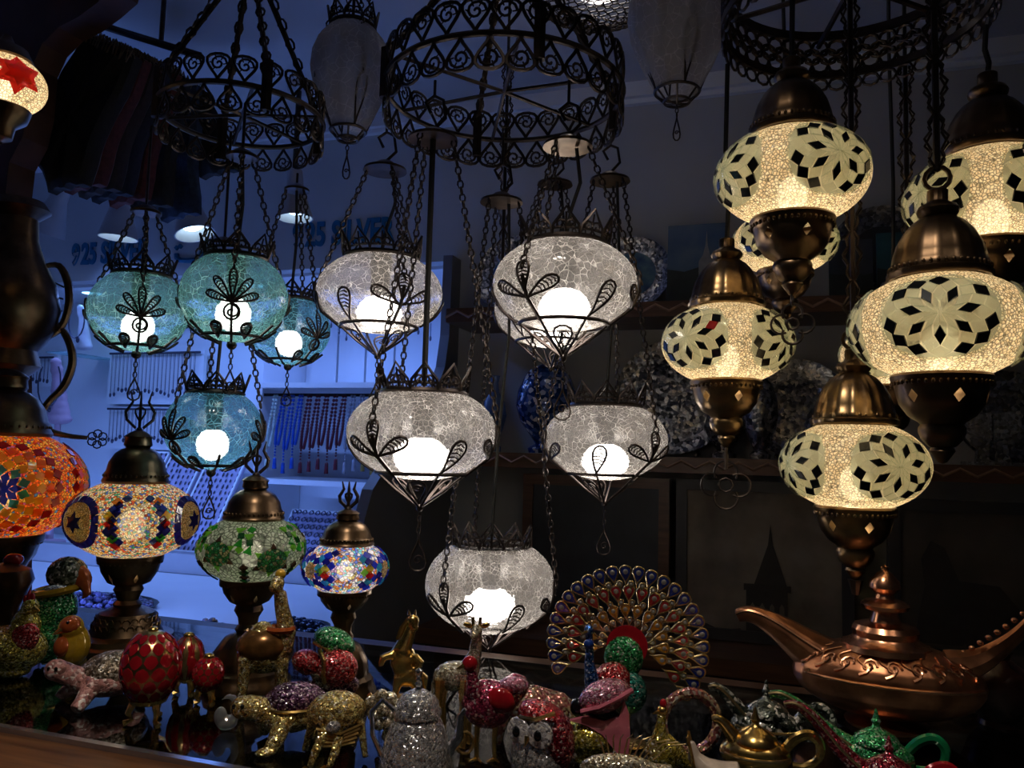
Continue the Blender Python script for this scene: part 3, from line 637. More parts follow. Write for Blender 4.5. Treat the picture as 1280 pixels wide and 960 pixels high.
mosaic_pendant(990,222,185,33,'white mosaic pendant with dark diamonds and a chained quatrefoil under its cup','quatrefoil','cord','dbrass')
mosaic_pendant(1238,250,196,-47,'white mosaic pendant on a bare looped cord, next to the lozenge chain',None,'cord','dbrass',D=.19,top=CRING.z-.037)
mosaic_pendant(981,303,125,70,'small distant white mosaic pendant partly hidden behind a hanging brass cup',None,'cord','dbrass')
mosaic_pendant(908,430,160,-34,'white mosaic pendant with polished brass cup and one red tile','trefoil','cord','brass',top=CRING.z-.041)
mosaic_pendant(1175,409,210,0,'white mosaic pendant with a full diamond rosette, on a ring and lozenge chain',None,'loz','dbrass',top=CRING.z-.042)
mosaic_pendant(1068,582,175,33,'low white mosaic pendant with brass ribbed cap, hanging above the copper oil lamp','stem','loz','brass',top=CRING.z+.021)
mosaic_pendant(1118,446,128,-20,'distant white mosaic pendant almost hidden behind the full rosette one',None,'cord','dbrass')
# ---------------------------------------------------------------- crackle glass pendants
def filigree_crown(b,r,z,h,n,lean=.25,th=.0019):
    b.tube([(r*cos(q*2*pi/32),r*sin(q*2*pi/32),z) for q in range(32)],th*2.2,6,True)
    b.tube([(r*1.02*cos(q*2*pi/32),r*1.02*sin(q*2*pi/32),z+h*.28) for q in range(32)],th,5,True)
    for i in range(n):
        M=Mx.Rotation(2*pi*i/n,4,'Z')@Mx.Translation((0,-r,z))@Mx.Rotation(lean,4,'X')
        W=2*pi*r/n*1.05
        b.tube([(W*.5*f,0,h*g) for f,g in ((-1,.05),(-.9,.4),(-.45,.7),(0,1.05),(.45,.7),(.9,.4),(1,.05))],th,4,False,M)
        b.tube(spiral(-.2*W,h*.38,W*.22,1.2,9),th*.8,4,False,M); b.tube(spiral(.2*W,h*.38,W*.22,-1.2,9,pi),th*.8,4,False,M)
        b.tube([(0,0,h*.1),(0,0,h*.85)],th*.8,4,False,M)
def paddle(b,a,c,az,el,L,W,tilt,off=.004,th=.0015):   # filigree leaf lying on the glass
    ct,st=cos(tilt),sin(tilt)
    pts=[(x*ct+z*st,-x*st+z*ct) for x,_,z in drop(L,W,16)]
    b.tube(conf(a,c,az,el,pts,off),th*1.25,5,True)
    for k in range(5):
        f=.42+k*.11; hw=W*.32*sin(min(1,(f+.05))*pi*.8)
        seg=[(-hw,L*f),(0,L*(f+.05)),(hw,L*f)]; b.tube(conf(a,c,az,el,[(x*ct+z*st,-x*st+z*ct) for x,z in seg],off),th*.7,4)
def pendant_drop(b,z,L1=.03,L2=.035,W=.022):
    b.chain((0,0,z),(0,0,z-L1),.010,.0026,.0009)
    b.tube([(x,0,z-L1-zz) for x,_,zz in drop(L2,W,14)],.0013,5,True); b.tube(spiral(0,z-L1-L2*.66,W*.28,1.4,12),.0010,4)
def socketbulb(t,a,c,kind,col,s,br=.30,z=-.22,h=.30):
    MB().ball((0,0,z*a),(br*a,br*a,h*a),14,8).build('bulb',bulbmat(kind,col,s),t)
    MB().lathe([(0,c*.95),(.15*a,c*.95),(.16*a,c*.55),(.14*a,(z+h*.85)*a),(0,(z+h*.85)*a)],16).build('socket','darkpanel',t)
EC=24
def crackle_pendant(x,y,wpx,label,az0,topy,topx=None,D=.19,mat='crk',ribs=False,drop_=True,rod=False,kc=.66):
    d=D*F/wpx; p=P(x,y,d); a=D/2; c=kc*a; t=thing('crackle_glass_pendant',label,'pendant lamp',p,face(p),'clear crackle glass pendant lamps')
    b=MB(); pr=ell(a,c,R(-84),R(57),20)
    b.lathe(pr,72,None,(),.05 if ribs else .012,22 if ribs else 30); b.build('globe',mat,t)
    socketbulb(t,a,c,'white',NEUT,EC,.34,-.27,.22)
    b=MB(); filigree_crown(b,.57*a,.56*a,.36*a,10); b.build('crown','iron',t)
    b=MB(); rr=.62*a; zz=-.56*a
    b.tube([(rr*cos(q*pi/16),rr*sin(q*pi/16),zz) for q in range(32)],.0026,6,True)
    for k in range(3):
        A=R(az0)+k*2*pi/3
        b.tube(conf(a,c,A,-.95,[(0,.0),(0,.4*a),(0,.72*a)],.005),.0028,6)
    b.build('cradle_ring','iron',t)
    for k in range(3):
        A=R(az0)+k*2*pi/3; b=MB()
        paddle(b,a,c,A,-.42,.5*a,.22*a,0); paddle(b,a,c,A,-.50,.55*a,.2*a,R(58)); paddle(b,a,c,A,-.50,.55*a,.2*a,R(-58)); b.build('filigree_paddle','iron',t)
        b=MB(); paddle(b,a,c,A+pi/3,-.88,.62*a,.24*a,R(14)); b.build('filigree_paddle','iron',t)
    b=MB(); ap=V((0,0,-1.04*a))
    for k in range(6):
        A=R(az0)+k*pi/3; q=V((rr*sin(A),-rr*cos(A),zz)); b.tube([q,q*.55+ap*.45+V((0,0,-.02*a)),ap],.0018,5)
    for k in range(3):
        A=R(az0)+pi/6+k*2*pi/3; M=Mx.Rotation(A,4,'Z')@Mx.Translation((0,-.08*a,-.98*a))@Mx.Rotation(R(48),4,'X'); b.tube(drop(.5*a,.3*a,14),.0015,5,True,M); b.tube(spiral(0,.32*a,.09*a,1.4,12),.0011,4,False,M)
    b.ball(ap,.005,8,6); b.build('lower_cone','iron',t)
    if drop_: b=MB(); pendant_drop(b,-1.06*a,.038,.042,.026); b.build('drop_pendant','iron',t)
    # canopy disc and three chains
    H=P(x,topy,d).z-p.z
    MB().lathe([(0,H+.012),(.012,H+.012),(.02,H+.005),(.033,H+.001),(.034,H-.003),(0,H-.002)],24).build('canopy_disc','dbrass',t)
    for k in range(3):
        A=R(az0)+k*2*pi/3; q,_=S(a,c,A,.02,.007); b=MB(); b.chain(q,(.028*sin(A),-.028*cos(A),H-.002)); b.build('chain','iron',t)
    b=MB(); 
    if rod: b.tube([(0,0,c),(0,0,H)],.0045,6)
    else: b.tube([(0,0,c),(.006,0,c+(H-c)*.3),(.018,0,c+(H-c)*.6),(.012,0,H-.004)],.0028,6)
    b.build('cord','cord',t)
    b=MB(); b.tube([(0,0,H+.012),(.016,0,H+.03),(.012,0,H+.055),(0,0,H+.06),(-.012,0,H+.05),(-.004,0,H+.035)],.0025,6); b.tube([(0,0,H+.06),(0,0,max(H+.07,RING1Z-p.z))],.0022,5); b.build('hook','iron',t)
    return t
RC=P(630,118,1.14); RING1Z=RC.z
crackle_pendant(475,366,154,'clear crackle pendant beside the silver lettering, nearest the blue niche',20,207)
crackle_pendant(706,356,178,'bright clear crackle pendant hanging from the ring, above a half-hidden one',-32,176)
crackle_pendant(690,388,142,'half-hidden crackle pendant behind the bright one on the ring',15,225,drop_=False,D=.215)
crackle_pendant(528,541,179,'clear ribbed crackle pendant on a straight black rod, with long filigree drop',-38,160,rod=True,ribs=True,mat='crkrib')
crackle_pendant(757,550,152,'clear crackle pendant hanging in front of the dark wall above the peacock',48,215,D=.199)
crackle_pendant(613,730,156,'lowest ribbed crackle pendant, hanging beside the peacock fan',-42,238,ribs=True,mat='crkrib',drop_=False,kc=.76,D=.19)
# ---------------------------------------------------------------- teal pendants
def palm(b,a,c,A,el,s):
    for k in range(5): paddle(b,a,c,A,el,(.62-.08*abs(k-2))*s,.15*s,R((k-2)*34),.004,.0012)
    pts=[(.13*s*sin(q)*(1-q/9),-.17*s+.13*s*cos(q)*(1-q/9)) for q in [i*.55 for i in range(14)]]
    b.tube(conf(a,c,A,el,pts,.004),.0016,5); b.tube(conf(a,c,A,el,[(.13*s*sin(i*pi/6),-.17*s+.15*s*cos(i*pi/6)) for i in range(12)],.004),.0016,5,True)
    b.tube(conf(a,c,A,el,[(0,.62*s),(0,.7*s)],.004),.0016,5)
def teal_pendant(x,y,wpx,label,az0,topy,mat,D=.14,ET=9):
    d=D*F/wpx; p=P(x,y,d); a=D/2; c=.88*a; t=thing('teal_glass_pendant',label,'pendant lamp',p,face(p),'teal crackle glass pendant lamps')
    MB().lathe(ell(a,c,R(-86),R(58),20),48).build('globe',mat,t)
    socketbulb(t,a,c,'cool',(.95,1,.90),ET,.30,-.30,.30)
    b=MB(); filigree_crown(b,.55*a,.74*a,.42*a,8,.3); b.build('crown','iron',t)
    for k in range(3):
        b=MB(); palm(b,a,c,R(az0)+k*2*pi/3,-.30,1.02*a); b.build('palm_leaf_ornament','iron',t)
    b=MB()
    rr=a*cos(R(-58)); zz=c*sin(R(-58)); b.tube([(1.06*rr*cos(q*pi/16),1.06*rr*sin(q*pi/16),1.05*zz) for q in range(32)],.0024,6,True)
    for k in range(3):
        A=R(az0)+k*2*pi/3; b.tube(conf(a,c,A,-1.3,[(0,0),(0,.3*a),(0,.7*a),(0,1.0*a)],.004),.0020,5)
        A+=pi/3; b.tube(conf(a,c,A,-1.3,[(0,0),(0,.3*a),(0,.62*a)],.004),.0020,5)
    b.ball((0,0,-c-.004),.007,8,6); b.build('cradle','iron',t)
    for k in range(6):
        b=MB(); A=R(az0)+pi/6+k*pi/3; paddle(b,a,c,A,-1.12,.42*a,.2*a,R(20 if k%2 else -20)); b.build('cradle_leaf','iron',t)
    b=MB(); pendant_drop(b,-c-.008,.03,.034,.02); b.build('drop_pendant','iron',t)
    H=P(x,topy,d).z-p.z
    MB().lathe([(0,H+.01),(.008,H+.01),(.022,H+.001),(.022,H-.003),(0,H-.002)],20).build('canopy_disc','dbrass',t)
    for k in range(3):
        A=R(az0)+k*2*pi/3; q,_=S(a,c,A,.48,.005); q=q+(q.normalized()*.002); b=MB(); b.chain(q,(.018*sin(A),-.018*cos(A),H-.002)); b.build('chain','iron',t)
    b=MB(); b.tube([(0,0,c*.95),(.004,0,(c+H)/2),(0,0,H)],.0028,6); b.build('cord','cord',t)
    b=MB(); b.tube([(0,0,H+.01),(0,0,max(H+.03,RING2Z-p.z))],.0022,5); b.build('hook','iron',t)
RD=P(303,147,1.17); RING2Z=RD.z
teal_pendant(174,388,118,'teal crackle pendant in front of the first 925 text, below the folded shawls',2,262,'teal')
teal_pendant(293,371,130,'large bright teal crackle pendant under the small ring chandelier',-2,190,'teal',.145,11)
teal_pendant(362,412,100,'dim blue-green crackle pendant tucked behind the large teal one',40,232,'blueteal',.14,6)
teal_pendant(267,535,118,'low blue crackle pendant hanging above the green table lamp',-50,300,'blueteal',.14,8)
# ---------------------------------------------------------------- unlit egg-shaped pendants
def egg_pendant(x,ytop,ybot,wpx,label,D=.125):
    d=D*F/wpx; a=D/2; p=P(x,(ytop+ybot)/2,d); H=(P(x,ytop,d)-P(x,ybot,d)).z/2; t=thing('egg_glass_pendant',label,'pendant lamp',p,face(p),'unlit egg-shaped glass pendants')
    pr=[(.40,-1),(.55,-.8),(.74,-.5),(.92,-.15),(1,.15),(.97,.45),(.84,.72),(.62,.92),(.52,1.0)]
    MB().lathe([(r*a,z*H) for r,z in pr],56,None,(),.03,18).build('globe','egg',t)
    b=MB(); filigree_crown(b,.55*a,1.0*H,.5*a,8,.2); b.build('crown','iron',t)
    b=MB(); 
    for zz,r in ((-1.0,.45),(-1.16,.26)): b.tube([(r*a*cos(q*pi/12),r*a*sin(q*pi/12),zz*H) for q in range(24)],.0025,5,True)
    for k in range(6):
        A=k*pi/3; b.tube([(.45*a*sin(A),-.45*a*cos(A),-H),(.26*a*sin(A),-.26*a*cos(A),-1.16*H),(0,0,-1.2*H)],.0018,5)
    b.build('lower_basket','iron',t)
    for k in range(4):
        A=k*pi/2+.35; M=Mx.Rotation(A,4,'Z')@Mx.Translation((0,-.45*a,-H))@Mx.Rotation(R(21),4,'X'); b=MB(); b.tube(drop(.95*H,.3*a,16),.0018,5,True,M)
        for f in (.35,.5,.65,.8): b.tube([(-.08*a,0,.95*H*f),(0,0,.95*H*(f+.06)),(.08*a,0,.95*H*f)],.001,4,False,M)
        b.build('filigree_leaf','iron',t)
        q=M@V((0,0,.95*H)); b=MB(); b.chain(q,(.6*a*sin(A),-.6*a*cos(A),1.1*H)); b.chain((.6*a*sin(A),-.6*a*cos(A),1.1*H),(.1*a*sin(A),-.1*a*cos(A),1.1*H+.12)); b.build('chain','iron',t)
    b=MB(); pendant_drop(b,-1.2*H,.022,.04,.013); b.build('drop_pendant','iron',t)
    MB().tube([(0,0,H*.9),(0,0,2.5-p.z)],.003,6).build('cord','cord',t)
egg_pendant(438,32,166,97,'unlit ribbed glass egg pendant between the two ring chandeliers')
egg_pendant(847,-40,118,122,'unlit ribbed glass egg pendant beside the lit lace ceiling lamp',D=.162)
# ---------------------------------------------------------------- ring chandeliers
b=MB(); b.tube(drop(.034,.034,18),.0020,5,True); b.tube(spiral(0,.021,.011,1.6,16),.0015,4)
for q in range(5): b.tube([(.006*cos(q),0,.02+.006*sin(q)),(.011*cos(q),0,.021+.012*sin(q))],.0008,4)
SCR=b.mesh('scroll','iron')
def ring_chandelier(C,Rr,n,label,apex,s=1):
    t=thing('ring_chandelier',label,'chandelier',C,face(C))
    b=MB(); b.tube([(Rr*cos(q*pi/32),Rr*sin(q*pi/32),0) for q in range(64)],.0042,7,True); b.build('ring','iron',t)
    for i in range(n):
        A=2*pi*i/n; M=Mx.Rotation(A,4,'Z')@Mx.Translation((0,-Rr,.003)); inst('scroll',SCR,t,M@Mx.Diagonal((s,1,s,1)))
        inst('scroll',SCR,t,Mx.Rotation(A+pi/n,4,'Z')@Mx.Translation((0,-Rr,-.003))@Mx.Diagonal((-s,1,-s,1)))
    for k in range(4):
        A=k*pi/2+.25; q=V((Rr*sin(A),-Rr*cos(A),.0)); b=MB(); b.tube([q+V((0,0,-.03)),q+V((0,0,.04))],.008,6); b.build('bracket','iron',t)
        b=MB(); b.chain(q+V((0,0,.03)),(.02*sin(A),-.02*cos(A),apex),.02,.006,.0018); b.tube([q+V((0,0,.03)),(.015*sin(A),-.015*cos(A),apex)],.004,5); b.build('support_chain','iron',t)
    for k in range(6):
        A=k*pi/3+.1; b=MB(); b.tube([(Rr*sin(A),-Rr*cos(A),0),(0,0,.004)],.0028,5); b.build('spoke','iron',t)
    b=MB(); b.lathe([(0,apex-.01),(.024,apex-.01),(.028,apex+.01),(.012,apex+.03),(0,apex+.03)],16); b.tube([(0,0,apex),(0,0,2.5-C.z)],.004,6); b.build('stem','iron',t); return t
ring_chandelier(RC,.168,28,'large black filigree ring chandelier carrying the crackle pendants',.24,1.25)
ring_chandelier(RD,.115,21,'small black filigree ring chandelier carrying the teal pendants',.22,1.05)
# pierced band chandelier
C=CRING; Rr=.160; t=thing('pierced_ring_chandelier','dark pierced metal band chandelier above the mosaic pendants','chandelier',C,face(C))
b=MB(); n=44
for i in range(n):
    A=2*pi*i/n
    for k in range(3):
        M=Mx.Rotation(A+(k%2)*pi/n,4,'Z')@Mx.Translation((0,-Rr,.002+k*.0125)); b.tube([(.0118*cos(q*pi/4),0,.0118*sin(q*pi/4)) for q in range(8)],.0026,4,True,M)
    M=Mx.Rotation(A,4,'Z')@Mx.Translation((0,-Rr,-.028)); b.tube([(.011*cos(q*pi/4),0,.009*sin(q*pi/4)) for q in range(8)],.0022,4,True,M)
b.build('pierced_band','iron',t)
b=MB()
for z,h in ((-.018,.010),(.040,.012)): b.lathe([(Rr-.003,z),(Rr+.003,z),(Rr+.003,z+h),(Rr-.003,z+h),(Rr-.003,z)],64)
b.build('hoop','iron',t)
for k in range(6):
    A=k*pi/3+.3; b=MB(); b.tube([(Rr*sin(A),-Rr*cos(A),.03),(0,0,.03)],.004,5); b.build('spoke','iron',t)
MB().tube([(0,0,.03),(0,0,2.5-C.z)],.006,6).build('stem','iron',t)
def hangchain(x,y0,y1,d,label):
    a=P(x,y1,d); tp=P(x,y0,d); t=thing('lozenge_chain',label,'chain',a,face(a),'lozenge link chains'); b=MB(); lozenge_chain(b,0,0,tp.z-a.z); b.build('links','iron',t)
    MB().tube([(0,0,tp.z-a.z),(0,0,2.5-a.z)],.003,5).build('wire','cord',t)
hangchain(1135,60,330,1.12,'black lozenge link chain hanging beside the ring pendant chain')
hangchain(628,60,330,1.45,'black lozenge link chain hanging inside the large ring chandelier')
# lace ceiling lamp
C=P(748,22,1.75); t=thing('lace_lamp','round ceiling lamp of dark metal lace lit from inside','ceiling lamp',C,face(C)); b=MB(); Rr=.15
for i in range(9):
    r=Rr*(i+1)/9
    for j in range(6+5*i):
        A=2*pi*(j+.5*(i%2))/(6+5*i); z=.06*(i/8)**2
        b.tube([(r*cos(A)+.011*cos(q*pi/3),r*sin(A)+.011*sin(q*pi/3),z+.0015*(q%2)) for q in range(6)],.0018,4,True)
b.build('lace_dish','iron',t)
MB().lathe([(0,.095),(.05,.09),(.06,.075),(.05,.06),(0,.055)],20).build('bulb',bulbmat('lace',(1,.92,.85),6),t)
MB().tube([(Rr*cos(q*pi/16),Rr*sin(q*pi/16),.06) for q in range(32)],.004,5,True).tube([(Rr,0,.06),(Rr,0,2.5-C.z)],.003,5).tube([(-Rr,0,.06),(-Rr,0,2.5-C.z)],.003,5).tube([(0,0,.09),(0,0,2.5-C.z)],.004,5).build('rim','iron',t)
# ================================================================ table lamps
def tulip(b,z,s):
    for k in (-1,0,1):
        pts=[(k*.35*s*f,0,z+s*g) for f,g in ((.25,0),(.9,.22),(1.0,.42),(.55,.7),(.75,1.0))]
        b.tube(pts,[.0022,.0024,.0024,.002,.0008],5)
    b.tube([(x,0,z+.15*s+zz) for x,_,zz in drop(.4*s,.3*s,12)],.0014,4,True); b.lathe([(.003,z-.15*s),(.005,z-.05*s),(.003,z+.02*s),(0,z+.02*s)],10)
def table_lamp(x,ybase,yc,wpx,label,globe,deco,cupb='bell',top=True,ET=40,kc=.66,metal='dbrass',finial=True,bulb='warmt',cols=WARM,rz=0,bs=1,cw=.8):
    p0=PZ(x,ybase,ZC); d=(p0-CAM).dot(FW); a=wpx*d/2000; zc=P(x,yc,d).z-ZC; c=kc*a; EG=math.acos(.61*cw); dz=c/a*sin(EG)-.53
    t=thing('mosaic_table_lamp',label,'table lamp',V((p0.x,p0.y,ZC+.0006)),face(p0)); T=Mx.Translation((0,0,zc))
    g=MB().lathe(ell(a,c,-EG,EG,18),56).build('globe',globe,t,True,(0,0,zc))
    MB().ball((0,0,zc-.1*a),(.2*a,.2*a,.26*a),12,8).build('bulb',bulbmat(bulb,cols,ET),t)
    cap=[(.60,.53),(.66,.52),(.68,.56),(.64,.62),(.64,.68),(.60,.72),(.56,.86),(.45,1.0),(.32,1.08),(.24,1.1),(.29,1.14),(.27,1.24),(.30,1.28),(.2,1.34),(.1,1.38),(0,1.38)]
    MB().lathe([(r*a*cw,(z+dz)*a) for r,z in cap],36,T,(),.02,12).build('top_cap',metal,t); beadring(MB(),.655*a*cw,zc+(.645+dz)*a,40,.0016).build('beaded_band',metal,t)
    if finial: b=MB(); tulip(b,zc+(1.42+dz)*a,.62*a); b.build('tulip_finial','iron',t)
    s=zc-.52*a   # height available under the globe
    cup=[(.60*a,zc-.50*a),(.68*a,zc-.52*a),(.68*a,zc-.60*a),(.62*a,zc-.66*a),(.58*a,zc-.78*a),(.44*a,zc-.95*a),(.32*a,zc-1.02*a),(.27*a,zc-1.06*a)]
    cup=[(r*cw,z-dz*a*(1 if i<6 else .5)) for i,(r,z) in enumerate(cup)]; cup[-1]=(.27*a*cw,zc-1.06*a)
    MB().lathe(cup,36,None,{(4,j) for j in range(1,36,6)}).build('cup',metal,t); beadring(MB(),.65*a*cw,zc-(.63+dz)*a,40,.0014).build('beaded_band',metal,t)
    h=zc-1.06*a
    base={'bell':[(.27*a,h),(.31*a,h*.93),(.25*a,h*.84),(.22*a,h*.76),(.30*a,h*.70),(.28*a,h*.66),(.42*a,h*.56),(.50*a,h*.36),(.56*a,h*.24),(.72*a,h*.2),(.74*a,h*.12),(.80*a,h*.08),(.82*a,0),(0,0)],
          'flute':[(.27*a,h),(.31*a,h*.93),(.22*a,h*.84),(.20*a,h*.76),(.28*a,h*.70),(.24*a,h*.66),(.40*a,h*.60),(.58*a,h*.42),(.62*a,h*.28),(.60*a,h*.24),(.72*a,h*.20),(.74*a,h*.12),(.80*a,h*.08),(.82*a,0),(0,0)]}[cupb]
    base=[(r*(cw if z>h*.6 else 1)*(bs if z<h*.6 else 1),z) for r,z in base]
    MB().lathe(base,48,None,(),.05 if cupb=='flute' else 0,20).build('pedestal',metal,t)
    if cupb=='bell' and bs==1:
        b=MB()
        for i in range(24):
            for k in range(2):
                A=2*pi*(i+.5*k)/24; f=.46-.10*k; r=(.45+.045*k)*a*1.02; b.tube([(r*sin(A)+.005*cos(q*pi/3)*cos(A),-r*cos(A)+.005*cos(q*pi/3)*sin(A),h*f+.005*sin(q*pi/3)) for q in range(6)],.0009,4,True)
        b.build('embossed_rings','brass',t)
    deco(g,a,c); return t
def deco_purple(g,a,c):
    for q in range(3):
        A=R(-56)+q*2*pi/3
        A=(A+pi)%(2*pi)-pi
        if abs(A)>2.1: continue
        rr=.40*a
        patch(g,'medallion',a,c,A,0,[(rr*.85*sin(i*pi/10),rr*cos(i*pi/10)) for i in range(20)],.0012,'goldbead')
        patch(g,'star',a,c,A,0,[((.2 if i%2==0 else .11)*a*sin(i*pi/6),(.2 if i%2==0 else .11)*a*cos(i*pi/6)) for i in range(12)],.0022,'t_navy')
        for i in range(18):
            th=2*pi*i/18; tile(g,a,c,A,0,rr*.95*1.13*sin(th),rr*1.13*cos(th),.13*a,.12*a,th,'t_navy','s')
        for s in (-1,1):
            for i,mm in enumerate(('t_red','t_green','t_navy','t_red','t_yellow','t_blue','t_orange')):
                v=(-.42+.14*i)*a; tile(g,a,c,A,0,s*(.62*a+.03*a*(i%2)),v,.13*a,.13*a,R(45),mm,'s')
                tile(g,a,c,A,0,s*(.71*a-.03*a*(i%2)),v+.07*a,.11*a,.11*a,R(45),'t_navy','s')
def deco_green(g,a,c):
    for q in range(6):
        A=R(-38)+q*pi/3
        A=(A+pi)%(2*pi)-pi
        if abs(A)>2.1: continue
        v=.0 if q%2==0 else -.18*a; rr=.28*a
        patch(g,'medallion',a,c,A,v/a,[(rr*sin(i*pi/9),rr*cos(i*pi/9)) for i in range(18)],.0012,'green')
        for i in range(12):
            th=2*pi*i/12; tile(g,a,c,A,v/a,rr*1.2*sin(th),rr*1.2*cos(th),.12*a,.12*a,th,'t_brown' if i%4==0 else ('t_lime' if i%4==2 else 't_white'),'t')
        B=A+pi/6
        for i in range(4):
            for j in range(2): tile(g,a,c,B,.42,(j-.5)*.17*a,(i-1.5)*.15*a,.17*a,.17*a,R(20*(i+j)),('t_lime','t_green','t_dgreen')[(i+j)%3],'t' if (i+j)%2 else 'd')
            tile(g,a,c,B,-.5,0,(i-2)*.13*a,.13*a,.13*a,R(45),('t_dgreen','t_brown')[i%2],'s')
def deco_blue(g,a,c):
    for q in range(6):
        A=R(6)+q*pi/3
        A=(A+pi)%(2*pi)-pi
        if abs(A)>2.0: continue
        if q%2==1:
            patch(g,'medallion',a,c,A,0,[(.17*a*sin(i*pi/8),.24*a*cos(i*pi/8)) for i in range(16)],.0012,'goldbead')
            for i in range(10):
                th=2*pi*i/10; tile(g,a,c,A,0,.30*a*sin(th),.36*a*cos(th),.16*a,.16*a,R(45)+th,('t_blue','t_navy','t_cyan')[i%3],'s')
        for i,mm in enumerate(('t_blue','t_cyan','t_red','t_yellow','t_navy','t_blue')):
            tile(g,a,c,A+pi/6*.9,0,0,(-.45+.18*i)*a,.18*a,.17*a,R(45),mm,'s'); tile(g,a,c,A+pi/6*.9,0,(.14 if i%2 else -.14)*a,(-.36+.18*i)*a,.15*a,.15*a,R(45),('t_navy','t_blue','t_lime','t_blue','t_cyan','t_navy')[i],'s')
def deco_orange(g,a,c):
    for A in (R(0),R(92),R(-92)):
        rosette(g,a,c,A,0,[(.07*a,10,.06*a,.12*a,'t_blue',0),(.16*a,10,.10*a,.15*a,'t_blue',.5),(.26*a,10,.13*a,.15*a,'t_cyan',0),(.35*a,14,.13*a,.15*a,'t_yellow',.5),(.45*a,16,.14*a,.15*a,'t_yellow',0),(.55*a,18,.15*a,.16*a,'t_orange',.5),(.66*a,20,.16*a,.16*a,'t_darkred',0)])
table_lamp(156,808,650,155,'tall table lamp with blue banded mosaic globe, gold star medallions and honeycomb base','multi',deco_purple,ET=19,cw=.74)
table_lamp(306,856,688,131,'green mosaic table lamp on a fluted dark brass base','clearbead',deco_green,'flute',ET=11,cw=.84,cols=(1,.95,.75),bulb='greenl')
table_lamp(425,868,711,105,'small blue mosaic table lamp with gold oval medallions beside the partition','rainbow',deco_blue,'flute',ET=22,cw=.95,cols=(1,.92,.8),bulb='bluel')
table_lamp(-16,796,607,200,'large orange beaded table lamp with a blue and yellow sunburst rosette','orange',deco_orange,ET=26,finial=False,kc=.72,bs=.45)
# small red star lamp on the post
p=P(4,106,1.02); a=.05; c=.76*a; t=thing('star_lamp','small round lamp with a red six-pointed star on the wooden post','lamp',p,face(p))
g=MB().lathe(ell(a,c,-R(53),R(53),14),40).build('globe','bead',t); MB().ball((0,0,-.1*a),(.25*a,.25*a,.28*a),10,7).build('bulb',bulbmat('star',WARM,30),t)
A=R(18); patch(g,'star',a,c,A,.05,[((.62 if i%2==0 else .36)*a*sin(i*pi/6),(.62 if i%2==0 else .36)*a*cos(i*pi/6)) for i in range(12)],.001,'redsat'); patch(g,'inner_star',a,c,A,.05,[((.36 if i%2==0 else .21)*a*sin(i*pi/6),(.36 if i%2==0 else .21)*a*cos(i*pi/6)) for i in range(12)],.002,'orangesat')
MB().lathe([(.62*a,-.6*a),(.68*a,-.64*a),(.6*a,-.9*a),(.35*a,-1.1*a),(.3*a,-1.4*a),(.12*a,-1.5*a),(0,-1.5*a)],24).build('cup','dbrass',t); MB().lathe([(.62*a,.6*a),(.66*a,.64*a),(.5*a,.95*a),(.2*a,1.1*a),(.1*a,1.3*a),(0,1.3*a)],24).build('top_cap','dbrass',t)
b=MB(); b.tube([(0,0,-1.45*a),(-.02,.05,-1.9*a),(-.02,1.17-p.y,-1.7*a)],.006,6); b.build('bracket_arm','dbrass',t)
# brass ewer with scroll arms behind the orange lamp
p0=PZ(-18,768,ZC); p=V((p0.x,p0.y,ZC+.0006)); d=(p-CAM).dot(FW); k=d/1000; zz=lambda y:P(10,y,d).z-ZC
t=thing('brass_ewer','tall dark brass ewer with a scrolled openwork handle behind the orange lamp','ewer',p,face(p))
MB().lathe([(0,0),(60*k,0),(58*k,.012),(26*k,.03),(20*k,zz(680)),(30*k,zz(560)),(52*k,zz(535)),(48*k,zz(515)),(26*k,zz(490)),(24*k,zz(470)),(40*k,zz(455)),(34*k,zz(435)),(52*k,zz(410)),(58*k,zz(380)),(50*k,zz(345)),(36*k,zz(318)),(26*k,zz(290)),(24*k,zz(262)),(38*k,zz(250)),(30*k,zz(238)),(0,zz(232))],40).build('body','dbrass',t)
def L(x,y): return V(((x-2)*k,-.01,zz(y)))
b=MB(); smt(b,[L(34,322),L(52,318),L(64,340),L(67,370),L(60,400),L(46,414),L(36,420)],[.004,.006,.007,.007,.006,.005,.004]); b.build('handle','dbrass',t)
b=MB(); smt(b,[L(44,396),L(60,402),L(72,422),L(76,448),L(68,478),L(52,500),L(45,520),L(54,536),L(76,543),L(100,545)],[.004,.006,.007,.007,.007,.006,.006,.006,.005,.004]); b.build('scroll_arm','dbrass',t)
b=MB()
for i in range(6): q=L(112,546)+V((.010*sin(i*pi/3),0,.010*cos(i*pi/3))); b.tube([q+V((.007*cos(j*pi/4),0,.007*sin(j*pi/4))) for j in range(8)],.0013,4,True)
b.build('filigree_flower','iron',t)
b=MB(); 
for i in range(4): b.tube([L(38,335+i*20),L(50,342+i*18),L(60,346+i*16)],.0015,4)
b.build('handle_lattice','iron',t)
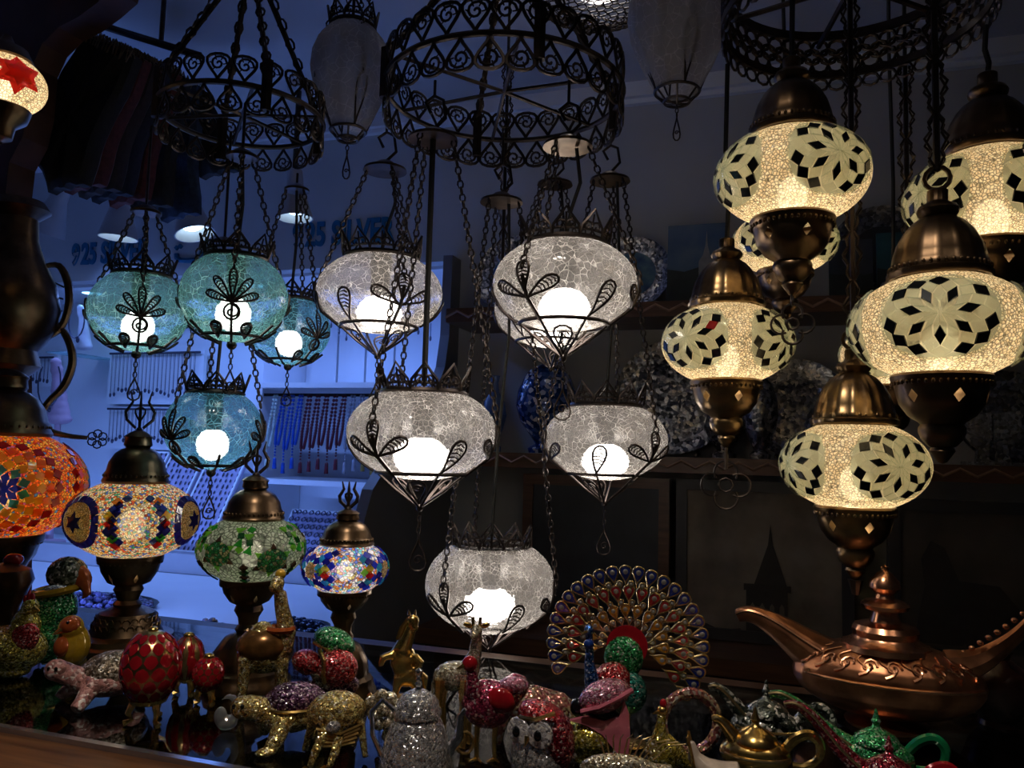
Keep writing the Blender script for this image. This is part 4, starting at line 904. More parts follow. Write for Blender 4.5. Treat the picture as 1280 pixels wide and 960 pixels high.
# folded shawls hanging from a rail
SHC=[((.012,.010,.010),'black'),((.10,.022,.02),'rust red'),((.03,.02,.02),'dark brown'),((.015,.018,.03),'navy'),((.13,.03,.022),'brick red'),((.02,.02,.022),'charcoal'),((.03,.05,.09),'slate blue'),((.014,.013,.012),'black green')]
TXT={}
pos=[((128,46),(40,150),(66,240)),((140,50),(56,168),(86,240)),((152,55),(76,172),(104,246)),((166,60),(98,180),(120,252)),((178,66),(118,186),(142,258)),((190,72),(138,190),(170,266)),((204,80),(160,190),(206,276)),((214,88),(182,150),(254,222))]
for i,((tx,ty),(ax,ay),(bx_,by)) in enumerate(pos):
    col,nm=SHC[i]; Y=1.27+.060*i; q=PY(tx,ty,Y); t=thing('folded_shawl',f'{nm} folded shawl hanging in the dark bundle near the wooden post','shawl',q,0,'folded shawls')
    A0=PY(tx-14,ty,Y)-q; B0=PY(tx+46,ty+28,Y)-q; C0=PY(bx_+40,by-10,Y)-q; D0=PY(bx_,by,Y)-q; E0=PY(ax,ay+10,Y)-q
    m_=pb(nm+' wool',col,0,.9,.4,90,.6)
    pts=[A0,B0,C0,D0,E0]; n=len(pts); b=MB()
    # rounded folded cloth slab with ripples
    ring=[]; M_=40
    for j in range(M_):
        f=j/M_*n; k0=int(f); fr=f-k0; pnt=pts[k0].lerp(pts[(k0+1)%n],fr); ring.append(pnt)
    cen=sum(pts,V((0,0,0)))/n; vv=[]; ff=[]
    for lay,(sc,yy) in enumerate(((.0,-.022),(.9,-.022),(1.0,-.012),(1.0,.010),(.9,.018),(.0,.018))):
        for j in range(M_): w_=cen+(ring[j]-cen)*sc; vv.append((w_.x+.004*sin(j*1.3),yy+.004*sin(j*.9),w_.z+.004*cos(j*1.7)))
    for l in range(5):
        for j in range(M_): ff.append((l*M_+j,l*M_+(j+1)%M_,(l+1)*M_+(j+1)%M_,(l+1)*M_+j))
    b.add(vv,ff).build('cloth',m_,t)
    b=MB()
    for j in range(16):
        w_=A0.lerp(B0,j/15); b.tube([(w_.x,-.012,w_.z-.005),(w_.x+.004*random.uniform(-1,1),-.02,w_.z+.012),(w_.x+.006*random.uniform(-1,1),-.03,w_.z-.02)],.0016,4)
    o=b.build('fringe',pb(nm+' fringe',(.16,.11,.06),0,.8,.4,60),t); o['kind']='stuff'
a=PY(95,22,1.43); c=PY(250,70,1.43)
t=thing('hanging_rail','dark iron rail hung from the ceiling, carrying the folded shawls','rail',a); v=c-a
MB().tube([(0,0,0),v],.009,8).build('bar','iron',t); MB().tube([(.05,0,v.z*.2),(.05,0,2.5-a.z)],.006,6).build('hanger','iron',t); MB().tube([v*.7,(v.x*.7,0,2.5-a.z)],.006,6).build('hanger','iron',t)
# ================================================================ trinkets on the counter (built in picture-sized units, scaled to metres by k)
def fig(name,label,cat,x,yb,turn=0,group='jewelled trinkets on the counter'):
    p=PZ(x,yb,ZC); t=thing(name,label,cat,V((p.x,p.y,ZC+.0005)),face(p)+R(turn),group);
    return t,(p-CAM).dot(FW)/1000
class K(MB):
    def __init__(s,k): super().__init__(); s.k=k
    def b(s,c,r,rot=None,n=12): s.ball(c,r,n,max(6,n*2//3),None,rot); return s
    def done(s,name,mat,par,rm=0,sm=4):
        s.v=[p*s.k for p in s.v]
        return remesh(s,name,mat,par,rm*s.k,sm) if rm else s.build(name,mat,par)
RX=lambda a:Mx.Rotation(R(a),3,'Y')
# hen
def fig2(*a,s=1,**q):
    t,k=fig(*a,**q); k*=s; return t,(lambda:K(k)),k
t,n,k=fig2('jewelled_hen','yellow jewelled hen with a red breast patch and comb','figurine',14,846,-15)
n().b((0,0,34),(40,26,30)).b((14,-8,62),(18,15,24)).b((18,-10,86),(11,10,12)).tube([(-20,0,40),(-38,0,62),(-46,0,76)],[20,13,3],8).b((0,0,6),(22,18,7)).done('body','j_yellow',t,2.2)
n().b((17,-18,52),(16,7,19)).done('breast_patch','j_red',t); n().b((16,-10,99),(3,5,9)).b((20,-10,97),(3,4,7)).b((12,-10,96),(3,4,6)).done('comb','e_red',t); n().tube([(24,-16,86),(32,-22,83)],[4,.6],6).done('beak','gold',t)
t,n,k=fig2('ribbed_jar','brown ribbed jar with a red knob behind the yellow hen','jar',0,822)
n().lathe([(0,0),(22,0),(20,30),(16,60),(24,80),(30,95),(26,108),(8,116),(0,117)],36,None,(),.05,24).done('body',pb('brown ribbed enamel',(.10,.045,.02),.3,.3,.4,60),t); n().b((6,0,120),(12,9,8)).done('knob','e_red',t)
t,n,k=fig2('jewelled_parrot','green jewelled parrot with yellow collar and red-brown beak','figurine',62,832,0)
n().b((0,0,70),(28,22,30)).b((-4,0,36),(24,20,34)).tube([(-8,6,30),(-14,10,4)],[12,4],8).done('body','j_green',t,2.2); n().b((12,-2,112),(24,20,22)).done('head',pb('speckled dark enamel',(.07,.09,.06),.4,.25,jewel=.5,js=300),t)
n().tube([(2+26*cos(i*pi/8),-2+20*sin(i*pi/8),93+4*cos(i*pi/8)) for i in range(16)],5,7,True).done('collar','e_yellow',t); n().b((27,-10,108),(13,10,17),RX(-25)).tube([(32,-14,100),(36,-16,88),(30,-16,82)],[8,5,1.5],8).done('beak','e_orange',t,2)
n().b((2,-19,96),(14,4,6)).done('eye_patch','j_silver',t); n().tube([(-6,0,2),(-12,4,30)],3,6).tube([(6,0,2),(4,4,30)],3,6).done('feet','gold',t)
t,n,k=fig2('enamel_bird','small yellow and orange enamel bird on a gold perch','figurine',88,854,10,s=1.04)
n().b((0,0,44),(20,17,26)).b((-4,-3,66),(15,14,15)).tube([(6,4,30),(16,10,10)],[11,4],8).done('body','e_yellow',t,2); n().b((-6,-9,70),(12,9,11)).b((-14,-10,46),(9,8,12)).done('breast','e_orange',t); n().tube([(-16,-12,66),(-25,-14,62)],[4,.6],6).done('beak','gold',t)
n().tube([(-22,-2,24),(-14,-6,22),(0,-6,14),(12,-4,0)],2.6,6).tube([(0,0,0),(0,0,22)],2.6,6).done('perch','gold',t); n().b((-10,-15,74),(2.4,2,2.6)).done('eye','tdark',t)
# turtle
t,n,k=fig2('pink_turtle','pink scaly turtle with a brown studded shell','figurine',118,878,0)
PK=pb('pink scaly enamel',(.50,.22,.20),.1,.4,jewel=.18,js=300,col2=(.6,.3,.28))
n().b((14,0,26),(44,34,20)).tube([(-16,-6,30),(-30,-8,38),(-40,-10,44)],[15,13,13],10).b((-44,-11,46),(14,13,13)).tube([(-6,-22,22),(-14,-34,10),(-20,-40,4)],[12,9,8],8).tube([(-14,14,22),(-36,22,8),(-40,20,3)],[11,8,7],8).tube([(44,-20,20),(52,-30,4)],[10,7],8).tube([(44,20,20),(50,26,4)],[10,7],8).done('body',PK,t,1.8)
n().b((22,0,36),(42,32,25)).done('shell',pb('brown studded shell',(.20,.15,.10),.6,.3,jewel=.5,js=450),t); n().b((-52,-20,50),(2,2,2.6)).b((-44,-24,50),(2,2,2.6)).done('eyes','tdark',t)
# eggs
def egg_box(x,yb,rx,rz,label,kind):
    t,n,k=fig2('enamel_egg',label,'egg box',x,yb,0,'red and gold enamel eggs'); zc=22 if rx>30 else 14; a=rx*k; c=rz*k; z0=(zc+rz)*k
    b=MB().lathe([(r,z) for r,z in ell(a,c,R(-89),R(89),20)],40); g=b.build('egg_body',pb('gold lattice',(.6,.42,.2),1,.28,.3,200),t,True,(0,0,z0))
    if kind=='scale':
        rows=7; m=12
        for r_ in range(rows):
            e=-1.05+r_*.34; 
            for j in range(m):
                A=2*pi*(j+.5*(r_%2))/m
                A=(A+pi)%(2*pi)-pi
                if abs(A)>1.9: continue
                w_=2*pi*a*cos(e)/m*.46; h_=a*.20
                patch(g,'enamel_scale',a,c,A,e,[(-w_,-h_*.2),(-w_*.5,-h_*.9),(0,-h_*1.15),(w_*.5,-h_*.9),(w_,-h_*.2),(w_*.7,h_*.6),(0,h_),(-w_*.7,h_*.6)],.0007,'e_red')
    else:
        for j in range(8):
            A=2*pi*(j+.3)/8
            A=(A+pi)%(2*pi)-pi
            if abs(A)<1.9: patch(g,'enamel_stripe',a,c,A,0,[(0,-1.3*c),(.2*a,-.6*c),(.26*a,0),(.2*a,.6*c),(0,1.3*c),(-.2*a,.6*c),(-.26*a,0),(-.2*a,-.6*c)],.0007,'e_red')
    for j in range(3):
        A=j*2*pi/3+.5; u=V((sin(A),-cos(A),0)); n().tube([u*rx*.45+V((0,0,zc+6)),u*rx*.62+V((0,0,zc*.6)),u*rx*.5+V((0,0,zc*.25)),u*rx*.75+V((0,0,2))],[5,4,3,4],7).done('foot','gold',t)
    n().lathe([(rx*.3,zc),(rx*.6,zc+4),(rx*.66,zc+9),(rx*.5,zc+10)],24).done('collar','gold',t); n().b((0,0,zc+2*rz),(7,7,4)).done('top_stud','gold',t)
egg_box(184,904,36,46,'large red scale enamel egg on gold feet','scale'); egg_box(232,868,20,29,'red and gold striped enamel egg behind the large scale egg','stripe'); egg_box(258,880,19,22,'small red scale enamel egg beside the striped egg','scale')
t,n,k=fig2('crystal_swan','small clear cut-crystal swan by the counter edge','figurine',283,914)
n().b((0,0,10),(13,10,9)).tube([(8,0,14),(12,0,28),(6,0,40),(0,0,42)],[6,4,4,3],8).tube([(0,0,42),(-8,0,38)],[3,.8],6).b((-8,0,18),(8,8,12)).done('body',pane('cut crystal',(.8,.82,.85),.5,.4,.05),t,1.3)
# camel
t,n,k=fig2('jewelled_camel','gold camel with jewelled neck and amber saddle cloth','figurine',330,890,0,s=1.16)
n().b((-2,0,62),(30,20,22)).b((-6,0,80),(14,13,16)).tube([(14,-3,66),(20,-5,84),(13,-5,110),(10,-5,128)],[14,10,8,7],9).b((7,-8,137),(8,8,9)).tube([(7,-10,136),(1,-17,132)],[6,4.5],8).tube([(-22,-9,60),(-24,-9,2)],[8,4.5],7).tube([(16,-9,56),(18,-9,2)],[8,4.5],7).tube([(-22,9,60),(-26,9,2)],[8,4.5],7).tube([(16,9,56),(14,9,2)],[8,4.5],7).done('body','j_gold',t,1.7)
n().b((-4,-1,70),(29,23,20)).done('saddle_cloth',pb('amber brown enamel',(.28,.13,.04),.6,.25,.5,80),t); n().tube([(13+13*cos(i*pi/6),-5+12*sin(i*pi/6),88) for i in range(12)],3.5,6,True).done('collar','e_orange',t); n().b((10,-4,146),(6,6,6)).done('head_plume','e_yellow',t)
# gold tortoise
t,n,k=fig2('gold_tortoise','gold tortoise stepping out, with a purple jewelled shell','figurine',354,928,0)
n().b((6,0,34),(44,30,22)).tube([(-24,-6,40),(-38,-9,46),(-46,-10,48)],[17,15,15],10).b((-50,-11,48),(15,14,14)).tube([(-2,-22,30),(-8,-34,16),(-14,-40,6)],[13,11,9],8).b((-20,-44,4),(13,9,5)).tube([(36,-18,30),(44,-30,6)],[11,8],8).tube([(-16,20,26),(-26,28,4)],[11,8],8).tube([(36,20,28),(42,26,4)],[11,8],8).done('body','j_gold',t,1.8)
n().b((12,2,48),(40,30,24)).done('shell','j_purple',t); n().b((-60,-20,52),(2.4,2,3)).b((-50,-25,53),(2.4,2,3)).done('eyes','tdark',t)
n().tube([(12+41*cos(i*pi/12),2+31*sin(i*pi/12),44) for i in range(24)],2.2,5,True).done('shell_rim','gold',t)
# frog-topped toadstool box
t,n,k=fig2('toadstool_box','red and green jewelled toadstool box with gold seams','trinket box',404,894,0)
n().lathe([(0,0),(22,0),(18,10),(13,30),(16,46),(22,54),(0,58)],28).done('stem','j_champagne',t); n().b((-22,-4,66),(20,18,15),RX(20)).done('red_cap','j_red',t); n().b((14,-10,60),(27,22,24),RX(25)).done('red_cap','j_red',t); n().b((10,4,88),(28,22,17),RX(25)).done('green_cap','j_green',t)
n().tube([(-8,-12,82),(-2,-26,72),(-2,-30,56),(0,-26,46)],3,6).tube([(-16,-4,90),(8,-18,80),(34,-12,72)],2.2,6).done('gold_seam','gold',t)
n().b((-2,0,34),(20,15,14)).b((24,-2,36),(19,15,14)).done('purple_cap','j_purple',t)
# gold shell crab
t,n,k=fig2('gold_crab','gold beaded crab with a ribbed belly and clawed feet','figurine',412,948,10)
n().b((6,0,56),(38,28,25)).tube([(-10,-20,40),(-22,-30,22),(-30,-36,4)],[7,6,4],7).tube([(8,-22,38),(0,-34,18),(-8,-40,3)],[7,6,4],7).tube([(34,-14,44),(40,-24,4)],[6,4],7).tube([(-20,16,40),(-28,24,3)],[7,4],7).tube([(28,16,40),(34,24,3)],[7,4],7).done('body','j_gold',t,1.8)
for i in range(5): n().tube([(-22+2*i,-22-1.2*i,44-i*5),(6,-30+1.5*i,38-i*4),(34-2*i,-20-1*i,44-i*5)],2,5).done('belly_rib','gold',t)
for x,y,z in ((-34,-38,3),(-12,-42,3)):
    for j in (-1,0,1): n().tube([(x,y,z+2),(x-8+j*2,y-6+j*5,3),(x-14+j*3,y-9+j*8,1.4)],[3,2.4,.7],5).done('claw','gold',t)
n().b((-2,-28,46),(9,5,8)).done('front_gem','j_silver',t)
# grape bunch
t,n,k=fig2('crystal_grapes','bunch of champagne crystal-studded balls beside the silver pot','ornament',490,944,0,s=.8)
for i,(x,y,z) in enumerate(((-34,0,80),(-20,-4,90),(-6,2,84),(8,0,74),(-30,-6,64),(-15,-10,72),(0,-8,64),(14,-4,56),(-22,-4,50),(-8,-10,50),(6,-8,42),(-6,-2,30),(8,-4,24),(2,0,12))): n().b((x,y,z),11.5,None,10).done('studded_ball','j_champagne',t)
n().tube([(-40,2,92),(-30,2,80),(0,2,60),(4,2,10)],4,6).done('stem','gold',t)
# silver coffee pot
t,n,k=fig2('silver_coffee_pot','silver rhinestone coffee pot with a thin handle and beaked spout','coffee pot',519,972,0)
n().lathe([(0,0),(46,0),(47,6),(44,26),(39,48),(32,66),(27,74)],36).done('body','j_silver',t); n().lathe([(27,74),(30,76),(30,81),(27,85),(26,92),(20,100),(9,106),(0,107)],32).done('lid','j_silver',t)
n().lathe([(0,106),(4,106),(3,110),(5,113),(3,116),(4,119),(2.5,122),(5,126),(5,130),(0,133)],14).done('finial',pb('polished silver',(.75,.75,.78),1,.15,.1,50),t)
n().tube([(-27,0,80),(-44,0,94),(-57,0,80),(-55,0,52),(-42,0,26)],[3.5,3,3,3,3.5],7).done('handle',pb('polished silver',(.75,.75,.78),1,.15,.1,50),t); n().tube([(38,0,28),(53,0,48),(54,0,74),(60,-2,83)],[8,6,4.5,2.5],8).done('spout',pb('polished silver',(.75,.75,.78),1,.15,.1,50),t)
# gold horse statuette
t,n,k=fig2('gold_horse','gold rearing horse statuette on a rocky base','figurine',502,886,0)
n().b((0,0,8),(42,26,8)).b((-14,0,12),(18,14,8)).b((14,2,10),(16,14,7)).done('rock_base',pb('rough gold',(.5,.3,.1),1,.4,.4,200,.8),t,2.4)
n().b((0,0,58),(17,14,24),RX(-15)).b((6,0,42),(17,14,16)).tube([(-2,-3,72),(4,-5,88),(8,-6,102)],[12,9,7],9).b((10,-8,108),(8,7,9)).tube([(10,-9,108),(14,-14,98)],[6,4],8).tube([(-4,-6,40),(-8,-7,24),(-10,-7,10)],[8,5,4],7).tube([(14,-5,38),(18,-5,22),(14,-5,10)],[8,5,4],7).tube([(-12,-7,68),(-26,-10,64),(-28,-10,54)],[6,5,4],7).tube([(12,-8,66),(22,-12,58),(16,-14,50)],[6,5,4],7).tube([(18,6,44),(28,8,34),(28,8,16)],[4,5,2],7).done('body','gold',t,1.6)
n().tube([(-6,0,84),(-2,-1,98),(6,-3,112)],[5,5,3],7).tube([(5,-6,116),(4,-6,122)],[2.5,.6],5).tube([(12,-6,116),(13,-6,122)],[2.5,.6],5).done('mane',pb('dark gold',(.45,.24,.06),1,.3,.3,150),t)
# giraffe
t,n,k=fig2('jewelled_giraffe','tall champagne jewelled giraffe with gold legs','figurine',566,932,0)
n().b((0,0,84),(28,15,19)).tube([(16,-2,90),(24,-4,112),(26,-5,136)],[15,9,6.5],10).b((25,-8,141),(8,7,9)).tube([(24,-10,140),(20,-17,134)],[6,4],8).tube([(-20,0,86),(-28,2,74),(-28,2,56)],[4,2.5,2.5],6).done('body','j_champagne',t,1.6)
for x,y in ((-18,-8),(-14,9),(12,-8),(18,8)): n().tube([(x,y,82),(x-1,y,50),(x,y,26),(x+1,y,7),(x-1,y-2,0)],[8,4.6,5,4,5.5],8).done('leg','gold',t)
for x in (21,29): n().tube([(x,-6,146),(x+(x-25)*.2,-5,158)],[2,2.4],6).done('horn','gold',t)
for s in (-1,1): n().b((25+s*11,-5,148),(6,2.5,3.5),RX(-20*s)).done('ear','gold',t)
n().tube([(30,-14,82),(36,-18,86),(40,-18,78),(34,-18,72),(24,-16,72)],2.4,6).done('garland','gold',t)
# magenta ostrich
t,n,k=fig2('jewelled_turkey','magenta jewelled turkey with a bright red head on gold legs','figurine',604,950,0)
n().b((4,0,68),(34,26,30)).tube([(-12,-10,84),(-17,-13,100),(-18,-13,112)],[13,8,7],9).tube([(24,2,76),(44,6,92),(52,8,96)],[20,16,6],9).done('body','j_magenta',t,2); n().b((-20,-14,120),(10,9,10)).done('head','e_red',t); n().tube([(-28,-18,119),(-36,-21,115)],[3.4,.6],6).done('beak','gold',t)
n().b((20,-20,78),(18,8,15),RX(30)).done('wing','e_red',t); n().b((36,-4,92),(20,14,11)).done('tail','j_pink',t)
for x in (-8,14): n().tube([(x,-2,44),(x-1,-3,20),(x,-3,2)],[4,3,3],7).tube([(x,-3,2),(x-10,-12,1.5)],[3,1],5).tube([(x,-3,2),(x+6,-13,1.5)],[3,1],5).done('leg','gold',t)
n().tube([(-24+11*cos(i*pi/7),-6,22+13*sin(i*pi/7)) for i in range(14)],2.2,6,True).done('gold_hoop','gold',t)
# long-bodied jewelled lizard
t,n,k=fig2('jewelled_lizard','long multicoloured jewelled lizard lying behind the owl','figurine',664,928,0)
n().tube([(-62,4,40),(-40,2,46),(0,0,46),(36,-2,42),(62,-4,30),(76,-6,16)],[10,20,24,20,10,3],12).b((-64,2,40),(16,14,13)).tube([(-36,-14,34),(-42,-22,3)],[9,6],7).tube([(-36,16,34),(-42,22,3)],[9,6],7).tube([(30,-14,32),(36,-22,3)],[9,6],7).tube([(30,14,32),(36,22,3)],[9,6],7).done('body','j_multi',t,2)
n().b((-70,-10,46),(3,3,3.4)).done('eye','tdark',t)
# owl
t,n,k=fig2('jewelled_owl','jewelled owl with white belly, dark eye and red cap','figurine',672,984,-24,s=1.12)
n().b((0,0,32),(34,26,34)).b((2,0,66),(29,24,24)).done('body','j_silver',t,2); n().b((3,3,76),(30,23,16),RX(14)).done('red_cap','j_red',t); n().b((25,3,54),(15,22,30),RX(-8)).done('wing','j_dred',t)
for x in (-15,11): n().lathe([(0,3),(6,3),(14,1.6),(15,-1),(0,-1)],24,Mx.Translation((x,-22,64))@Mx.Rotation(R(90),4,'X')@Mx.Rotation(R(-8 if x<0 else 8),4,'Y')).done('eye_disc',pb('white pave',(.7,.7,.78),.4,.2,jewel=.4,js=500),t); n().b((x-1,-26,64),(4.5,3,6)).done('pupil','tdark',t)
n().tube([(-28,-14,70),(-12,-22,79),(6,-24,80),(26,-16,88)],2.6,6).done('gold_brow','gold',t); n().tube([(-3,-24,60),(-3,-30,52)],[4,.8],6).done('beak','gold',t)
for x in (-12,12): n().b((x,-20,3),(10,8,4)).done('foot','gold',t)
# pink hinged box
t,n,k=fig2('pink_hinged_box','pink jewelled clam box standing open with a pink lining','trinket box',748,956,0)
n().b((-12,0,34),(38,28,24)).b((-12,0,6),(22,18,6)).done('lower_shell','j_yellow',t,2.2)
n().prism([(-36,58),(-16,54),(4,44),(20,26),(28,18),(36,22),(38,44),(36,72),(30,86),(24,66),(8,60),(-14,64)],-24,-16).done('pink_lining','e_pink',t); n().b((8,-12,62),(22,8,13),RX(10)).done('dark_hollow','tdark',t)
n().b((6,-10,86),(34,22,20),RX(-22)).done('lid','j_pink',t); n().tube([(-22,-26,70),(0,-32,78),(24,-28,90),(40,-20,98)],3.4,7).done('lid_rim','e_pink',t); n().b((-26,-2,68),(11,10,12)).done('hinge_knob','tdark',t)
# ---------------------------------------------------------------- peacock
t,n,k=fig2('jewelled_peacock','jewelled peacock with a round fan of blue, red and yellow glass feathers','figurine',778,930,0)
def feather(u,col):
    L,W=20*u*k,15*u*k; b=MB(); b.tube(drop(L,W,16),.0006+.0004*u,5,True); b.tube([(0,0,-4*k*u),(0,0,L*.55)],.0005,4); fr=b.mesh('tail_feather','gold2')
    pts=[(x*.88,z) for x,_,z in drop(L*.9,W,14)]; e=MB().prism([(x,z+L*.04) for x,z in pts],-.0004,.0006).mesh('enamel',pane(col+' feather glass',{'blue':(.03,.08,.5),'red':(.7,.03,.06),'yellow':(.9,.5,.05),'clear':(.5,.5,.45)}[col],.35,.2),False)
    g=MB().ball((0,-.0012,L*.68),(W*.2,.0016,W*.2),8,6).mesh('gem',pane('clear gem '+col,(.75,.75,.7),.3,.35,.05)); return fr,e,g
FC=V((4,10,118))*k
def fan(u,col,Rp,a0,a1,m):
    fr,e,g=feather(u,col)
    for i in range(m):
        A=R(a0+(a1-a0)*i/(m-1)); M=Mx.Translation(FC)@Mx.Rotation(R(8),4,'X')@Mx.Rotation(A,4,'Y')@Mx.Translation((0,0,(Rp)*k)); o=inst('tail_feather',fr,t,M); inst('enamel',e,o,Mx.Identity(4)); inst('gem',g,o,Mx.Identity(4))
fan(1.12,'blue',80,-112,128,25); fan(.55,'clear',72,-100,116,22); fan(1.08,'red',56,-106,122,18); fan(.5,'clear',49,-96,108,15); fan(.95,'yellow',34,-98,110,12); fan(.5,'clear',26,-90,100,11)
n().lathe([(0,0),(26,0),(26,3),(0,3)],28,Mx.Translation((4,8,118))@Mx.Rotation(R(90),4,'X')).done('fan_hub','e_red',t); n().b((0,2,104),(25,12,27)).done('green_back','j_green',t); n().b((-14,-10,74),(25,22,28),RX(15)).done('red_body','j_red',t); n().b((8,-4,64),(22,18,26)).done('green_flank','j_teal',t)
n().tube([(-32,-22,62),(-38,-24,80),(-42,-25,102),(-42,-26,124),(-43,-27,138)],[14,10,6.5,5,5],10).b((-43,-28,142),(6.5,6.5,7.5)).done('neck','j_blue',t,1.5); n().tube([(-46,-32,141),(-52,-37,138)],[2.4,.5],6).done('beak','gold',t); n().b((-43,-29,126),(6.5,6,6)).done('neck_bead','e_blue',t)
for j in (-1,0,1): n().tube([(-43,-28,148),(-43+j*5,-28,160)],[.9,.7],5).b((-43+j*5,-28,161),2).done('crest','gold2',t)
for x in (-14,6): n().tube([(x,-6,48),(x,-6,4)],[4,3.4],7).tube([(x,-6,3),(x-10,-16,2)],[3,1.2],5).tube([(x,-6,3),(x+8,-17,2)],[3,1.2],5).done('leg','gold',t)
n().b((0,0,1),(34,24,3)).done('base','gold',t)
# pheasant, fish, bangle, sleigh
t,n,k=fig2('gold_pheasant','gold studded pheasant with a red crest stone','figurine',826,978,0)
n().b((2,0,36),(22,17,25)).tube([(-2,-5,52),(-1,-6,72),(0,-6,84)],[11,6.5,6],9).tube([(14,4,40),(34,10,20),(44,14,6)],[13,8,3],8).b((0,0,6),(14,12,7)).done('body','j_yellow',t,1.8); n().b((1,-6,88),(7,7,7)).done('head','gold',t); n().b((2,-6,97),(4.5,4.5,6)).done('crest','e_red',t); n().tube([(-4,-11,88),(-11,-15,86)],[2.6,.5],6).done('beak','gold',t)
t,n,k=fig2('gold_fish','gold jewelled fish with a spread fin of thin rays','figurine',775,990,0)
n().b((0,0,26),(52,14,20)).tube([(40,0,26),(64,0,34)],[12,4],8).tube([(40,0,26),(62,0,14)],[12,4],8).b((0,0,4),(20,12,4)).done('body','j_champagne',t,2)
for i in range(11): A=R(-50+i*11); n().tube([(-20+i*6,0,42),(-20+i*6+16*sin(A)+6,0,42+22*cos(A*.6)),(-14+i*6+30*sin(A)+8,0,50+20*cos(A*.8))],[1.2,1,.6],5).done('fin_ray','gold2',t)
t,n,k=fig2('jewelled_bangle','jewelled bangle standing upright behind the gold pheasant','bangle',862,948,20)
n().tube([(36*cos(i*pi/16),6*sin(i*pi/8)*0,43+36*sin(i*pi/16)) for i in range(32)],7,8,True).done('band','j_multi',t)
t,n,k=fig2('white_sleigh','white and gold sleigh trinket with curled runners','trinket',890,994,0)
n().tube([(-26,0,62),(-22,0,44),(-10,0,30),(12,0,26),(34,0,34)],[4,9,15,16,10],9).done('body',pb('ivory enamel',(.7,.58,.48),.1,.25,.3,90),t,1.8)
for y in (-12,12): n().tube([(-30,y,70),(-24,y,46),(-18,y,14),(0,y,3),(30,y,3),(44,y,14),(40,y,24)],2.4,6).done('runner','gold',t)
for i in range(4): n().tube([(-20+i*14,-13,6),(-18+i*14,-13,26)],2,5).done('strut','gold',t)
# ---------------------------------------------------------------- oil lamps
def oil_lamp(x,yb,label,body,trim,spout,hand,bc,br,lid,turn=0,vox=1.8,scrolls=None,foot=True,rib=True,lidmat=None,handmat=None):
    t,n,k=fig2('oil_lamp',label,'oil lamp',x,yb,turn,'genie-style oil lamps')
    spout=sm(spout); hand=sm(hand)
    b=n().b(bc,br,None,24); b.tube([p for p,_ in spout],[r for _,r in spout],10); b.done('body',body,t,vox)
    b=n(); pts=[V(p)+V((0,-r*.85,r*.5)) for p,r in spout]; pts=pts[::-1]
    arc=[V((bc[0]+br[0]*1.0*sin(A),bc[1]-br[1]*1.02*cos(A),bc[2]+br[2]*.08)) for A in [R(-55+i*18) for i in range(8)]]
    b.tube(pts+arc,2.0 if br[0]<60 else 2.4,6).done('rim_line',trim,t)
    n().tube([p for p,_ in hand],[r for _,r in hand],8).done('handle',handmat or body,t)
    if foot: n().lathe([(0,0),(br[0]*.42,0),(br[0]*.44,4),(br[0]*.3,8),(br[0]*.22,max(10,bc[2]-br[2]*.9)),(br[0]*.4,max(12,bc[2]-br[2]*.7))],28).done('foot',trim if br[0]<60 else body,t)
    n().lathe(lid,28,Mx.Translation((bc[0],bc[1],0)),(),.06 if br[0]>60 else 0,14).done('lid',lidmat or body,t)
    return t,n,k
t,n,k=oil_lamp(1108,906,'big engraved copper oil lamp with a tiered lid and long spout','copper','coppershine',
  [((-60,0,62),34),((-95,-4,84),25),((-125,-8,104),18),((-150,-12,117),13),((-168,-14,120),11),((-180,-16,116),9)],
  [((70,0,78),22),((100,4,88),16),((125,8,106),11),((145,10,126),8),((160,12,146),6),((168,13,158),7)],(0,0,56),(112,64,48),
  [(0,92),(52,92),(50,99),(40,102),(36,108),(38,116),(34,122),(18,126),(14,138),(26,142),(28,147),(22,152),(12,155),(10,160),(18,168),(17,176),(9,186),(4,190),(5,194),(0,197)],lidmat='coppershine')
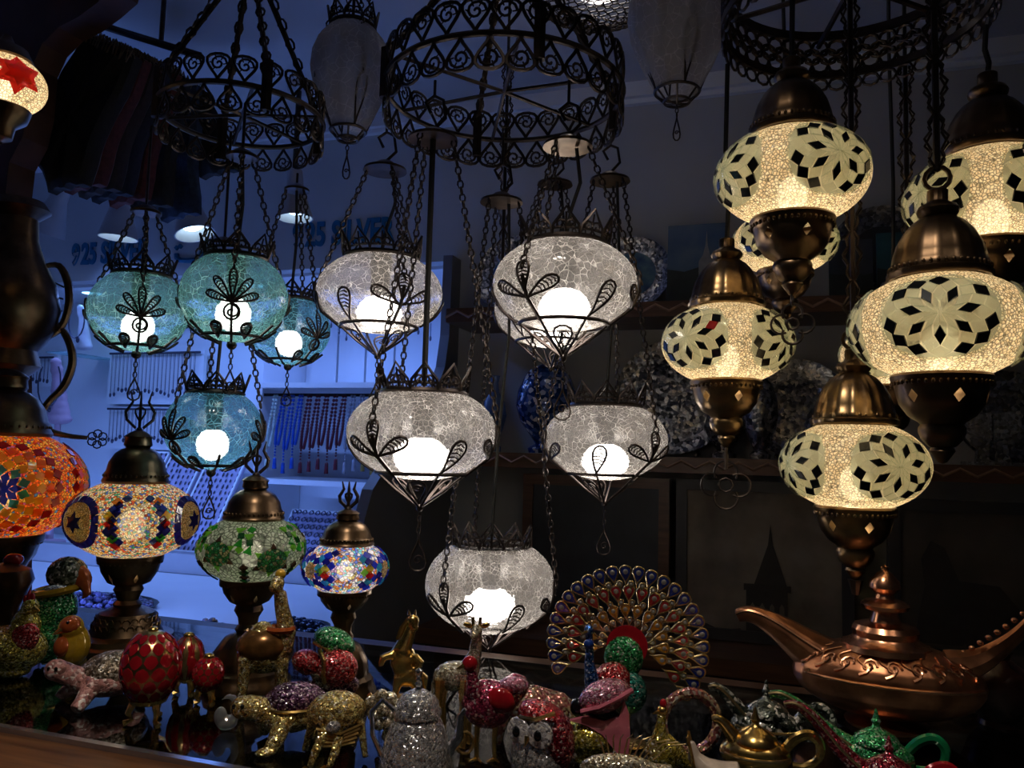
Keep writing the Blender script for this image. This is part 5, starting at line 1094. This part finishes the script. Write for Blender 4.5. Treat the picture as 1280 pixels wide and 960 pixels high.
for s in range(9):   # engraved scrolls standing proud of the shoulder
    A=R(-64+s*16); q=[]
    for i in range(16):
        f=i/15; aa=A+.10*sin(f*7)*(1-f*.3); e=.28+.62*f; q.append((112*1.0*cos(e)*sin(aa),-64*1.0*cos(e)*cos(aa),56+48*sin(e)+.8))
    n().tube(q,[2.2*(1-.6*i/15) for i in range(16)],5).done('engraved_scroll','coppershine',t)
    q=[]
    for i in range(12): r_=9*(1-i/13); e=.52+r_*sin(i*.75)/46; aa=A+.09+r_*cos(i*.75)/90; q.append((112*cos(e)*sin(aa),-64*cos(e)*cos(aa),56+48*sin(e)+.8))
    n().tube(q,1.6,5).done('engraved_curl','coppershine',t)
for i in range(9): n().b((86+i*9,2,98+i*6.5+i*i*.15),(4,4,3.4)).done('handle_stud','coppershine',t)
def small_lamp(x,yb,label,body,trim,tip,s=1,turn=0,tall=46,hm=None):
    tx,tz=tip
    return oil_lamp(x,yb,label,body,trim,[((-18,0,30),17),((tx*.42,-4,30+(tz-30)*.35),11),((tx*.7,-7,30+(tz-30)*.82),7.5),((tx*.88,-9,tz),6),((tx,-10,tz-2),5)],
      [((30,0,34),6),((46,2,54),6.5),((64,3,62),6.5),((76,3,52),6),((74,2,34),5),((58,1,24),4.5),((44,0,24),4)],(0,0,32),(44,30,22),
      [(0,48),(28,48),(26,54),(17,60),(10,64),(6,66),(4,70),(6,74),(3,80),(2,86),(0,90)],turn,1.6,lidmat=None,handmat=hm)
small_lamp(958,942,'dark bronze and gold small oil lamp with a slim upturned spout',pb('black green enamel',(.03,.04,.03),.5,.25,jewel=.3,js=300),'gold2',(-70,76))
small_lamp(1096,978,'green jewelled oil lamp with a long arched spout and green handle','j_green','gold2',(-128,92),hm='e_green')
small_lamp(1112,1012,'red jewelled oil lamp with a long spout in front of the green one','j_dred','gold2',(-124,112),hm='e_red')
small_lamp(944,976,'small gold oil lamp with looped handle and amber stones','gold','gold2',(-52,72))
t,n,k=fig2('dark_vase','round dark vase standing behind the copper lamp handle','vase',1248,905,0)
n().lathe([(0,0),(24,0),(22,6),(34,22),(42,44),(38,62),(22,74),(14,80),(18,90),(14,90),(0,78)],36).done('body',pb('dark oxblood glaze',(.06,.02,.018),.1,.25,.4,40),t)
